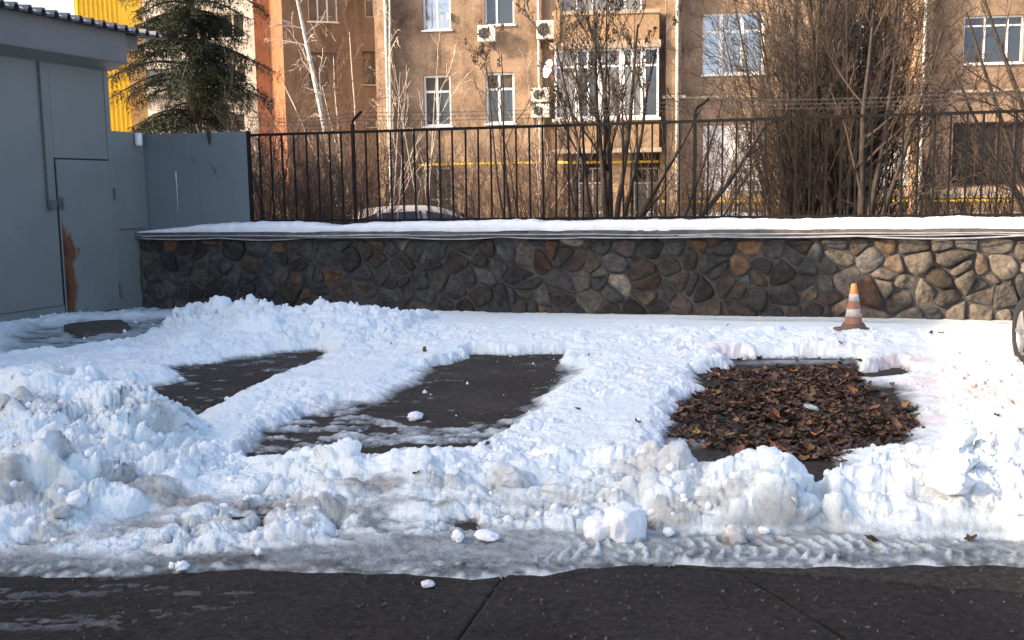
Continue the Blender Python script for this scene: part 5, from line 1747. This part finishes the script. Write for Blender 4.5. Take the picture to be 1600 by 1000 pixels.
# ================================================================== CARS
def car(name, label, loc, heading, paint, group=None, L=4.2, Wd=1.72, Ht=1.46, wheel_r=.31, mirrors=True, steer=0.0):
    """x forward; wheels at both ends; body lofted from cross sections"""
    r0 = root(name, label, 'car', loc, group, heading)
    xs_ = [-L / 2, -L / 2 + .05, -L / 2 + .35, -L * .34, -L * .22, 0, L * .10, L * .19, L * .33, L * .44, L / 2 - .04, L / 2]
    top = [.62, .80, .93, 1.28 * Ht / 1.46, 1.43 * Ht / 1.46, Ht, Ht * .985, 1.30 * Ht / 1.46, .98, .90, .74, .56]
    belt = [.60, .76, .86, .90, .91, .91, .92, .93, .90, .84, .70, .54]
    hw = [.66, .76, .82, .84, .86, .86, .86, .86, .85, .82, .72, .62]
    tw = [.55, .62, .64, .60, .58, .58, .58, .60, .70, .66, .6, .5]
    V_, F_ = [], []
    for i, x_ in enumerate(xs_):
        h_ = hw[i] * Wd / 1.72; t_ = tw[i] * Wd / 1.72
        zb = .34 if 0 < i < 11 else .42
        ring = [(x_, 0, zb - .14), (x_, h_ * .9, zb - .12), (x_, h_, zb + .05), (x_, h_ * 1.01, (zb + belt[i]) / 2 + .04), (x_, h_ * .97, belt[i]), (x_, t_, top[i] - .04), (x_, t_ * .6, top[i] - .003), (x_, 0, top[i])]
        ring = ring + [(a, -b, c_) for a, b, c_ in reversed(ring[1:-1])]
        V_ += ring
    n = 14
    for i in range(len(xs_) - 1):
        for j in range(n):
            k = (j + 1) % n
            F_.append((i * n + j, (i + 1) * n + j, (i + 1) * n + k, i * n + k))
    F_.append(tuple(range(n))); F_.append(tuple((len(xs_) - 1) * n + j for j in reversed(range(n))))
    mb = MB(); mb.v, mb.f = V_, F_
    o = mb.build('body', M[paint], r0, smooth=True)
    s_ = o.modifiers.new('sub', 'SUBSURF'); s_.levels = s_.render_levels = 2
    for ps_, s2 in ((3, 1), (3, -1)):
        for (i0, i1, nm) in ((3, 4, 'quarter_window'), (4, 5, 'rear_side_window'), (5, 7, 'side_window')):
            mb = MB()
            q_ = []
            for i in (i0, i1):
                h_ = hw[i] * Wd / 1.72 * .97; t_ = tw[i] * Wd / 1.72
                for f_ in (.14, .86):
                    q_.append((xs_[i] + (.05 if i == i0 else -.05), s2 * (h_ + (t_ - h_) * f_ - .012 + .03), belt[i] + (top[i] - .04 - belt[i]) * f_ - .0))
            mb.hexa([q_[0], q_[2], (q_[2][0], q_[2][1] - .05 * s2, q_[2][2]), (q_[0][0], q_[0][1] - .05 * s2, q_[0][2]), q_[1], q_[3], (q_[3][0], q_[3][1] - .05 * s2, q_[3][2]), (q_[1][0], q_[1][1] - .05 * s2, q_[1][2])])
            mb.build(nm, M['glass_car'], r0)
    for (i0, i1, nm) in ((3, 2, 'rear_window'), (7, 8, 'windscreen')):
        mb = MB()
        a, b = i0, i1
        dx = .05 if nm == 'windscreen' else -.05
        za, zb_ = top[a] - .02, top[b] + .05
        mb.hexa([(xs_[a] + dx, -tw[a] * .9, za - .02), (xs_[a] + dx, tw[a] * .9, za - .02), (xs_[b] + dx, tw[b] * .98, zb_), (xs_[b] + dx, -tw[b] * .98, zb_),
                 (xs_[a] + dx, -tw[a] * .88, za + .02), (xs_[a] + dx, tw[a] * .88, za + .02), (xs_[b] + dx, tw[b] * .96, zb_ + .03), (xs_[b] + dx, -tw[b] * .96, zb_ + .03)])
        mb.build(nm, M['glass_car'], r0)
    for sx_ in (-1, 1):
        for sy in (-1, 1):
            x_ = sx_ * (L / 2 - .72); y_ = sy * (Wd / 2 - .10)
            mb = MB(); R_ = wheel_r
            mb.lathe((x_, y_ - .09 * sy, R_), [(R_ * .62, 0), (R_ * .93, .0), (R_, .03), (R_, .16), (R_ * .94, .195), (R_ * .66, .20), (R_ * .62, .18)], 32, (0, sy, 0))
            ty = mb.build('wheel', M['rubber'], r0, smooth=True)
            mb = MB(); mb.lathe((x_, y_ - .09 * sy, R_), [(R_ * .63, .185), (R_ * .58, .17), (R_ * .5, .15), (R_ * .2, .16), (.03, .175), (0, .175)], 32, (0, sy, 0))
            mb.build('rim', M['rim'], ty, smooth=True)
            mb = MB()
            for k in range(5):
                an = 2 * pi * k / 5
                c_, s3 = cos(an), sin(an)
                mb.tube([(x_ + .03 * c_, y_ + .085 * sy, R_ + .03 * s3), (x_ + R_ * .58 * c_, y_ + .09 * sy, R_ + R_ * .58 * s3)], .022, 5)
            mb.build('spokes', M['rim'], ty)
            if sx_ > 0 and steer:
                ty.matrix_local = Matrix.Translation((x_, y_, 0)) @ Matrix.Rotation(steer, 4, 'Z') @ Matrix.Translation((-x_, -y_, 0))
            # dark ring standing in for the shadow gap under the arch
            mb = MB(); mb.lathe((x_, y_ - .02 * sy, R_), [(R_ + .045, .0), (R_ + .045, .105), (R_ + .065, .11), (R_ + .065, .0)], 32, (0, sy, 0)); mb.build('arch_shade_ring', M['rubber'], r0, smooth=True)
    for sy in (-1, 1):
        mb = MB(); mb.box(-L / 2 - .005, -L / 2 + .12, sy * .58 - .1, sy * .58 + .1, .62, .8); mb.build('tail_light', M['tail'], r0, bevel=.02)
        mb = MB(); mb.box(L / 2 - .16, L / 2 - .02, sy * .56 - .14, sy * .56 + .14, .56, .68); mb.build('headlight', M['lamp_clear'], r0, bevel=.02)
        if not mirrors: continue
        mb = MB(); mb.box(L * .17, L * .2, sy * .84, sy * 1.0, .9, 1.0); mb.build('mirror', M[paint], r0, bevel=.02)
    mb = MB(); mb.box(-L / 2 - .03, -L / 2 + .03, -.7, .7, .34, .5); mb.build('bumper', M['rubber'], r0, bevel=.03)
    mb = MB(); mb.box(L / 2 - .05, L / 2 + .02, -.6, .6, .3, .44); mb.build('bumper', M['rubber'], r0, bevel=.03)
    return r0
# maroon car: only the far wheel reaches into the frame
cdir = Vector((.47, 1, 0)).normalized()
wx_, wy_ = G(1592, 578)
left_n = Vector((-cdir.y, cdir.x, 0))
ctr = Vector((wx_, wy_, 0)) - left_n * (1.72 / 2 - .02 + .04) - cdir * (4.0 / 2 - .72) - Vector((.01, 0, 0))
car('parked_car', 'maroon car cut off by the frame edge, only a wheel showing on the snow', (ctr.x, ctr.y, 0.02), math.atan2(cdir.y, cdir.x) , 'maroon', L=4.0, mirrors=False, steer=radians(15))
c1 = atY(645, 320, 20.5)
car('parked_car', 'pale cream car roof seen through the railing in the middle of the fence', (c1.x, c1.y, -.10), radians(25), 'cream_paint', 'cars behind the wall', L=4.1, Wd=1.7, Ht=1.48)
c1 = atY(1150, 334, 23)
car('parked_car', 'silver car almost hidden behind the wall under the shrubs', (c1.x + .1, c1.y, -.36), radians(8), 'grey_paint', 'cars behind the wall', L=4.1)

# ================================================================== TREES
def vrand(rg):
    return Vector((rg.gauss(0, 1), rg.gauss(0, 1), rg.gauss(0, 1)))
def grow(rg, paths, p, d, length, rad, level, P_):
    """one limb and its children; P_: dict of per-level settings"""
    n = 7 if level == 0 else (6 if level == 1 else (5 if level == 2 else 4))
    pts, rs = [tuple(p)], [rad]
    q = Vector(p); dd = Vector(d).normalized()
    seg = length / (n - 1)
    tip = P_['tip']
    for i in range(1, n):
        dd = (dd + vrand(rg) * P_['wob'][min(level, len(P_['wob']) - 1)] + Vector((0, 0, P_['trop'][min(level, len(P_['trop']) - 1)]))).normalized()
        q = q + dd * seg
        pts.append(tuple(q)); rs.append(max(rad * (1 - .75 * i / (n - 1)), tip))
    paths.setdefault(level, []).append((pts, rs))
    if level >= P_['levels']:
        return
    nc = P_['kids'][level]
    nc = max(1, int(nc * rg.uniform(.7, 1.3)))
    for k in range(nc):
        t = P_['start'][level] + (1 - P_['start'][level]) * ((k + rg.random()) / nc)
        t = min(t, .98)
        f_ = t * (n - 1); i = int(f_); fr = f_ - i
        a, b = Vector(pts[i]), Vector(pts[min(i + 1, n - 1)])
        base = a.lerp(b, fr)
        ax_ = (b - a).normalized()
        per = ax_.cross(vrand(rg)).normalized()
        an = P_['ang'][level] * rg.uniform(.65, 1.3)
        nd_ = ax_ * cos(an) + per * sin(an)
        ln = length * P_['ratio'][level] * rg.uniform(.6, 1.15) * (1 - P_['taper'] * t)
        r_ = max(rs[i] * P_['rr'][level] * rg.uniform(.7, 1), tip)
        grow(rg, paths, base, nd_, ln, r_, level + 1, P_)

def make_tree(name, label, cat, base, stems, P_, trunk_mat, twig_mat, seed, group=None, split=1, seeds_=0, seedsz=.02):
    rg = random.Random(seed)
    paths = {}
    for (off, d_, ln, rd) in stems:
        grow(rg, paths, Vector(off), Vector(d_), ln, rd, 0, P_)
    r0 = root(name, label, cat, base, group)
    thick = []; thin = []
    for lv_, pl in paths.items():
        (thick if lv_ < split else thin).extend(pl)
    v, l, c_ = tubes_np(thick, 6)
    link('trunk', mesh_np('trunk', v, l, c_, [M[trunk_mat]], True), r0)
    if thin:
        v, l, c_ = tubes_np(thin, 3)
        link('crown', mesh_np('crown', v, l, c_, [M[twig_mat]], False), r0)
    if seeds_:
        tips = [p[0][-1] for lv_, pl in paths.items() if lv_ >= P_['levels'] - 1 for p in pl]
        tips = [t for t in tips if t[2] > seeds_]
        vs, fs, nb = [], [], 0
        for t in tips:
            if rg.random() > .5: continue
            for k in range(rg.randint(3, 9)):
                vv = IV1 * (seedsz * rg.uniform(.35, .75), seedsz * rg.uniform(.35, .75), seedsz * rg.uniform(.7, 1.6)) + (t[0] + rg.gauss(0, seedsz * .9), t[1] + rg.gauss(0, seedsz * .9), t[2] + rg.uniform(-seedsz * 3, seedsz * 3.5))
                vs.append(vv); fs.append(IF1 + nb); nb += len(vv)
        if vs:
            fs = np.concatenate(fs)
            o = link('seed_heads', mesh_np('seed_heads', np.concatenate(vs), fs.ravel(), np.full(len(fs), 3), [M['seed']], False), r0)
            o['kind'] = 'stuff'
    return r0

def base_at(px, Yv):
    p = atY(px, 345, Yv)
    return Vector((p.x, p.y, -.05))
def zpx(px, py, Yv):
    return atY(px, py, Yv).z
shr = dict(levels=3, kids=[7, 7, 6], start=[.25, .2, .15], ang=[.55, .6, .65], ratio=[.5, .5, .5], rr=[.6, .6, .6], wob=[.09, .12, .16], trop=[.05, .06, .05], taper=.45, tip=.0035)

def towards(b, px, py, Yv):
    """stem vector from base b to a pixel at depth Yv"""
    q = atY(px, py, Yv)
    return q - b
def stems_to(b, targets, Yv, rg):
    out = []
    for px, py, rd, dy in targets:
        v = towards(b, px, py, Yv + dy)
        out.append(((rg.uniform(-.08, .08), rg.uniform(-.08, .08), 0), v.normalized(), v.length, rd))
    return out
rg = random.Random(2)
# lilac-like shrub tree in front of the glazed balcony
b = base_at(925, 15.6)
P_l = dict(shr, levels=3, kids=[8, 6, 5], start=[.42, .3, .2], ang=[.42, .5, .5], ratio=[.42, .5, .55], wob=[.06, .09, .12], trop=[.03, .08, .08])
make_tree('lilac_tree', 'dark lilac with seed heads spreading in front of the glazed balcony', 'tree', b,
          stems_to(b, [(880, 60, .035, 0), (905, 150, .03, .3)], 15.6, rg), P_l, 'bark', 'twig_dark', 21, 'bare shrubs behind the fence', seeds_=2.6, seedsz=.013)
b = base_at(948, 15.2)
make_tree('lilac_tree', 'dense bare lilac with brown seed heads, trunk behind the fence centre', 'tree', b,
          stems_to(b, [(925, 25, .06, .2), (965, 30, .06, 0), (1010, 40, .055, -.2), (1052, 80, .045, 0), (872, 75, .045, .2), (985, 15, .04, .2)], 15.2, rg), P_l, 'bark', 'twig_dark', 22, 'bare shrubs behind the fence', seeds_=2.9, seedsz=.014)
b = base_at(905, 14.8)
make_tree('leaning_tree', 'bare tree with a thick limb slanting right across the railing', 'tree', b,
          stems_to(b, [(1070, 165, .06, .4), (870, 190, .045, 0)], 14.8, rg), dict(P_l, kids=[5, 5, 3]), 'bark', 'twig_dark', 23, 'bare shrubs behind the fence')
b = base_at(1018, 14.6)
make_tree('leaning_tree', 'bare limb rising to the right beside the drainpipe', 'tree', b,
          stems_to(b, [(1190, 190, .06, .5), (1130, 150, .035, .2), (1250, 250, .03, .3)], 14.6, rg), dict(P_l, kids=[7, 6, 4]), 'bark', 'twig_dark', 24, 'bare shrubs behind the fence')
b = base_at(826, 15.8)
make_tree('small_tree', 'slim bare tree with a few seed heads left of the satellite dish', 'tree', b,
          stems_to(b, [(775, 70, .035, 0), (728, 95, .025, .2), (800, 120, .02, 0), (850, 105, .02, .2)], 15.8, rg), dict(P_l, kids=[4, 4, 3]), 'bark', 'twig_dark', 25, 'bare shrubs behind the fence', seeds_=3.2, seedsz=.018)
# pale saplings
b = base_at(663, 17)
P_s = dict(shr, levels=2, kids=[6, 4], start=[.3, .3], ang=[.55, .5], ratio=[.35, .4], wob=[.03, .1], trop=[.02, .08], taper=.4)
make_tree('sapling', 'thin pale sapling standing before the shuttered window', 'sapling', b, stems_to(b, [(660, 85, .018, 0), (628, 98, .014, 0)], 17, rg), P_s, 'birch_twig', 'birch_twig', 31, 'pale saplings')
b = base_at(604, 18)
make_tree('sapling', 'thin pale sapling beside the far left drainpipe', 'sapling', b, stems_to(b, [(598, 110, .018, 0), (620, 130, .014, 0)], 18, rg), P_s, 'birch_twig', 'birch_twig', 32, 'pale saplings')
b = base_at(852, 17)
make_tree('sapling', 'thin pale sapling below the satellite dish', 'sapling', b, stems_to(b, [(850, 120, .016, 0), (838, 200, .012, 0)], 17, rg), P_s, 'birch_twig', 'birch_twig', 33, 'pale saplings')
# birch
Yb_ = 27
b = Vector((atY(545, 345, Yb_).x, Yb_, -.05))
P_b = dict(levels=3, kids=[15, 6, 5], start=[.40, .2, .2], ang=[.95, .6, .6], ratio=[.22, .45, .5], rr=[.32, .5, .6], wob=[.012, .14, .16], trop=[.0, -.07, -.16], taper=.2, tip=.0055)
v = towards(b, 467, 10, Yb_); v2 = v * 1.3
make_tree('birch_tree', 'white barked birch with drooping bare branches before the brown block', 'tree', b, [((0, 0, 0), v2.normalized(), v2.length, .105)], P_b, 'birch', 'birch_twig', 41, 'birches')
b = Vector((atY(548, 345, 34).x, 34, -.05))
make_tree('twiggy_tree', 'pale twiggy young tree in front of the corner of the brown block', 'tree', b, [((.1 * k, 0, 0), Vector((rg.gauss(0, .16), rg.gauss(0, .1), 1)), 6.8 - .5 * k, .05) for k in range(4)], dict(levels=3, kids=[10, 7, 5], start=[.2, .2, .2], ang=[.5, .5, .5], ratio=[.36, .45, .5], rr=[.5, .6, .6], wob=[.05, .1, .14], trop=[.03, .04, .0], taper=.4, tip=.006), 'birch_twig', 'twig_red', 43)
b = Vector((atY(612, 345, 33).x, 33, -.05)); v = towards(b, 604, -60, 33)
make_tree('birch_tree', 'slender upright birch standing against the corner drainpipe', 'tree', b, [((0, 0, 0), v.normalized(), v.length, .07)], dict(P_b, kids=[14, 4, 3], ratio=[.12, .45, .5]), 'birch', 'birch_twig', 42, 'birches')
# big dense multi-stem shrub trees at the right
P_d = dict(levels=3, kids=[12, 9, 6], start=[.15, .15, .15], ang=[.42, .55, .6], ratio=[.42, .45, .5], rr=[.5, .55, .55], wob=[.06, .12, .18], trop=[.04, .07, .04], taper=.35, tip=.0032)
for k, (px, Yv, tg, tw_, lab) in enumerate((
        (1262, 16.5, [(1180, 20, .05, 0), (1215, -60, .06, .3), (1250, -120, .06, -.3), (1280, -100, .06, .2)], 'twig_dark', 'dense bare shrub tree just right of the large blue window'),
        (1318, 15.6, [(1270, -80, .07, 0), (1310, -140, .09, .3), (1345, -110, .08, -.3), (1380, -40, .06, .2), (1295, -20, .05, -.4)], 'twig_dark', 'thickest many stemmed bare tree behind the fence, covering the facade'),
        (1352, 17.0, [(1330, -60, .06, 0), (1372, -80, .06, .3), (1400, 40, .05, -.2)], 'twig_red', 'reddish twigged shrub tree behind the thickest one'),
        (1228, 17.8, [(1172, 130, .04, 0), (1205, 60, .04, .3), (1240, -20, .04, -.2)], 'twig', 'lower brown shrub at the foot of the blue window'))):
    b = base_at(px, Yv)
    tg = tg + [(px + rg.uniform(-75, 85), rg.uniform(-120, 180), rg.uniform(.018, .035), rg.uniform(-.6, .6)) for _ in range(9)]
    make_tree('shrub_tree', lab, 'tree', b, stems_to(b, tg, Yv, rg), P_d, 'bark', tw_, 51 + k, 'bare shrubs behind the fence')
# tree at the far right with long limbs
b = base_at(1335, 14.4)
P_r = dict(levels=3, kids=[7, 7, 5], start=[.35, .2, .2], ang=[.6, .6, .6], ratio=[.45, .45, .5], rr=[.5, .55, .6], wob=[.06, .13, .16], trop=[.0, .02, .03], taper=.4, tip=.004)
make_tree('bare_tree', 'bare tree forking left of the right hand drainpipe, limbs reaching right', 'tree', b,
          stems_to(b, [(1418, 20, .07, 0), (1470, 60, .05, .3), (1405, -60, .05, .2)], 14.4, rg), P_r, 'bark', 'twig', 61, 'bare shrubs behind the fence')
b = base_at(1690, 14.0)
make_tree('bare_tree', 'bare tree whose boughs hang into view from the right edge', 'tree', b,
          stems_to(b, [(1440, 50, .05, 0), (1510, 100, .05, .4), (1480, 160, .035, -.2), (1560, -40, .06, .2)], 14.0, rg), P_r, 'bark', 'twig', 62, 'bare shrubs behind the fence')
# undergrowth masses
def thicket(px0, px1, y0_, y1_, Y0_, Y1_, n, mat, seed, hlev, trop=.03, tip=.0035):
    rg = random.Random(seed)
    paths = {}
    PP = dict(levels=2, kids=[6, 4], start=[.2, .2], ang=[.5, .6], ratio=[.45, .5], rr=[.6, .7], wob=[.10, .16, .2], trop=[trop, .03, .02], taper=.4, tip=tip)
    for _ in range(n):
        px = rg.uniform(px0, px1); Yv = rg.uniform(Y0_, Y1_)
        t = (px - px0) / (px1 - px0)
        top = (y0_ + (y1_ - y0_) * t) + rg.uniform(-hlev, hlev * 1.6)
        bs_ = atY(px, 345, Yv)
        zt_ = atY(px, top, Yv).z
        L_ = zt_ * 1.08
        grow(rg, paths, Vector((bs_.x, bs_.y, -.05)), Vector((rg.gauss(0, .22), rg.gauss(0, .22), 1)), L_, rg.uniform(.008, .016), 0, PP)
    allp = [p for l_ in paths.values() for p in l_]
    v, l, c_ = tubes_np(allp, 3)
    link('undergrowth', mesh_np('undergrowth', v, l, c_, [M[mat]], False), kind='stuff')
    return len(allp)
n_t = thicket(392, 560, 225, 235, 16, 22, 165, 'twig_red', 71, 28)
n_t += thicket(392, 560, 265, 265, 14.6, 17, 90, 'twig', 72, 25)
n_t += thicket(545, 735, 232, 245, 23, 29, 120, 'twig_dark', 78, 25)
n_t += thicket(735, 900, 262, 258, 16, 21, 100, 'twig_red', 73, 30)
n_t += thicket(1040, 1250, 245, 220, 15, 20, 70, 'twig', 74, 35)
n_t += thicket(1240, 1620, 225, 250, 15, 19, 120, 'twig_dark', 75, 45)
n_t += thicket(1215, 1420, 90, 110, 15.5, 19, 80, 'twig_dark', 77, 90)
n_t += thicket(840, 1100, 290, 290, 15, 17, 60, 'twig', 76, 25)
print('thicket paths', n_t)
# the bare black shrub at the left end of the railing
b = base_at(420, 15.4)
make_tree('small_tree', 'dark thin shrub at the left end of the railing', 'tree', b, stems_to(b, [(405, 130, .03, 0), (440, 200, .02, 0), (395, 230, .02, 0)], 15.4, rg), dict(P_l, kids=[5, 5, 3]), 'bark', 'twig_dark', 81, 'bare shrubs behind the fence')

# spruce
def spruce(base, hgt, rad, seed, label):
    rg = random.Random(seed)
    r0 = root('spruce_tree', label, 'tree', base)
    mb = MB(); mb.tube([(0, 0, 0), (.03, 0, hgt * .4), (0, 0, hgt)], [.17, .12, .02], 10); mb.build('trunk', M['bark'], r0, smooth=True)
    paths = []; NV, NF = [], []; nb = 0
    quads = []
    zz0 = 1.7
    while zz0 < hgt - .2:
        f_ = (zz0 - 1.0) / hgt
        R_ = rad * (1 - f_ * .85) * rg.uniform(.55, 1.12)
        nb_ = rg.randint(4, 6)
        for _ in range(nb_):
            an = rg.uniform(0, 2 * pi)
            c_, s_ = cos(an), sin(an)
            pts = []
            n = 9
            L_ = R_ * rg.uniform(.6, 1.1)
            for i in range(n):
                t = i / (n - 1)
                r_ = L_ * t
                pts.append((c_ * r_ + .03 * rg.gauss(0, 1) * t, s_ * r_ + .03 * rg.gauss(0, 1) * t, zz0 + .10 * sin(t * pi) * L_ - .42 * L_ * t * t + .16 * L_ * t ** 4))
            paths.append((pts, [.03 * (1 - .8 * i / (n - 1)) + .004 for i in range(n)]))
            # side sprays with hanging curtains
            nsp = int(15 * L_) + 5
            for k in range(nsp):
                t = .15 + .85 * (k + rg.random()) / nsp
                i = min(int(t * (n - 1)), n - 2); fr = t * (n - 1) - i
                p = Vector(pts[i]).lerp(Vector(pts[i + 1]), fr)
                side = rg.choice((-1, 1))
                out = Vector((c_ * .55 - s_ * side * .8, s_ * .55 + c_ * side * .8, -.05))
                ln = rg.uniform(.18, .5) * (1.15 - t * .6)
                q = p + out * ln; q.z -= .12 * ln
                quads.append((p, q, rg.uniform(.02, .035)))
                nh = int(ln / .045)
                for h_ in range(nh):
                    s0 = p.lerp(q, (h_ + .5) / nh)
                    dl = rg.uniform(.08, .36) * (1 - .35 * h_ / nh)
                    e = s0 + Vector((rg.gauss(0, .05), rg.gauss(0, .05), -dl))
                    quads.append((s0, e, rg.uniform(.012, .026)))
        zz0 += rg.uniform(.10, .22)
    v, l, c_ = tubes_np(paths, 5)
    link('branches', mesh_np('branches', v, l, c_, [M['bark']], True), r0)
    # needle sprays: along each shoot, pairs of small blades
    P0 = np.array([q[0] for q in quads]); P1 = np.array([q[1] for q in quads]); Wd_ = np.array([q[2] for q in quads])
    rgn = np.random.default_rng(seed)
    D = P1 - P0; Ln = np.linalg.norm(D, axis=1)
    cnt = np.clip((Ln / .035).astype(int), 2, 14)
    idx_ = np.repeat(np.arange(len(quads)), cnt)
    t = rgn.random(len(idx_))
    c0 = P0[idx_] + D[idx_] * t[:, None]
    rdv = rgn.standard_normal((len(idx_), 3)); dn = D[idx_] / (Ln[idx_][:, None] + 1e-6)
    dirv = rdv * .6 + dn * 1.0; dirv /= np.linalg.norm(dirv, axis=1, keepdims=True)
    sd2 = np.cross(dirv, rgn.standard_normal(dirv.shape)); sd2 /= np.linalg.norm(sd2, axis=1, keepdims=True)
    ln_ = rgn.uniform(.04, .10, len(idx_))[:, None]; wd_ = (Wd_[idx_] * .8)[:, None]
    a = c0 - sd2 * wd_ * .5; b_ = c0 + sd2 * wd_ * .5; c1_ = c0 + dirv * ln_
    V_ = np.stack([a, b_, c1_], 1).reshape(-1, 3)
    print('needles', len(idx_))
    link('needles', mesh_np('needles', V_, np.arange(len(V_)), np.full(len(V_) // 3, 3), [M['needle']], False), r0)
bp_ = atY(313, 345, 24)
spruce((bp_.x, bp_.y, -.05), 11.5, 2.75, 5, 'tall dark spruce with drooping branches behind the blue screen')
bp_ = atY(426, 345, 30)
print('objects', len(bpy.data.objects), 'tris', sum(sum(len(p.vertices) - 2 for p in me.polygons) if len(me.polygons) < 20000 else len(me.loops) - 2 * len(me.polygons) for me in bpy.data.meshes))
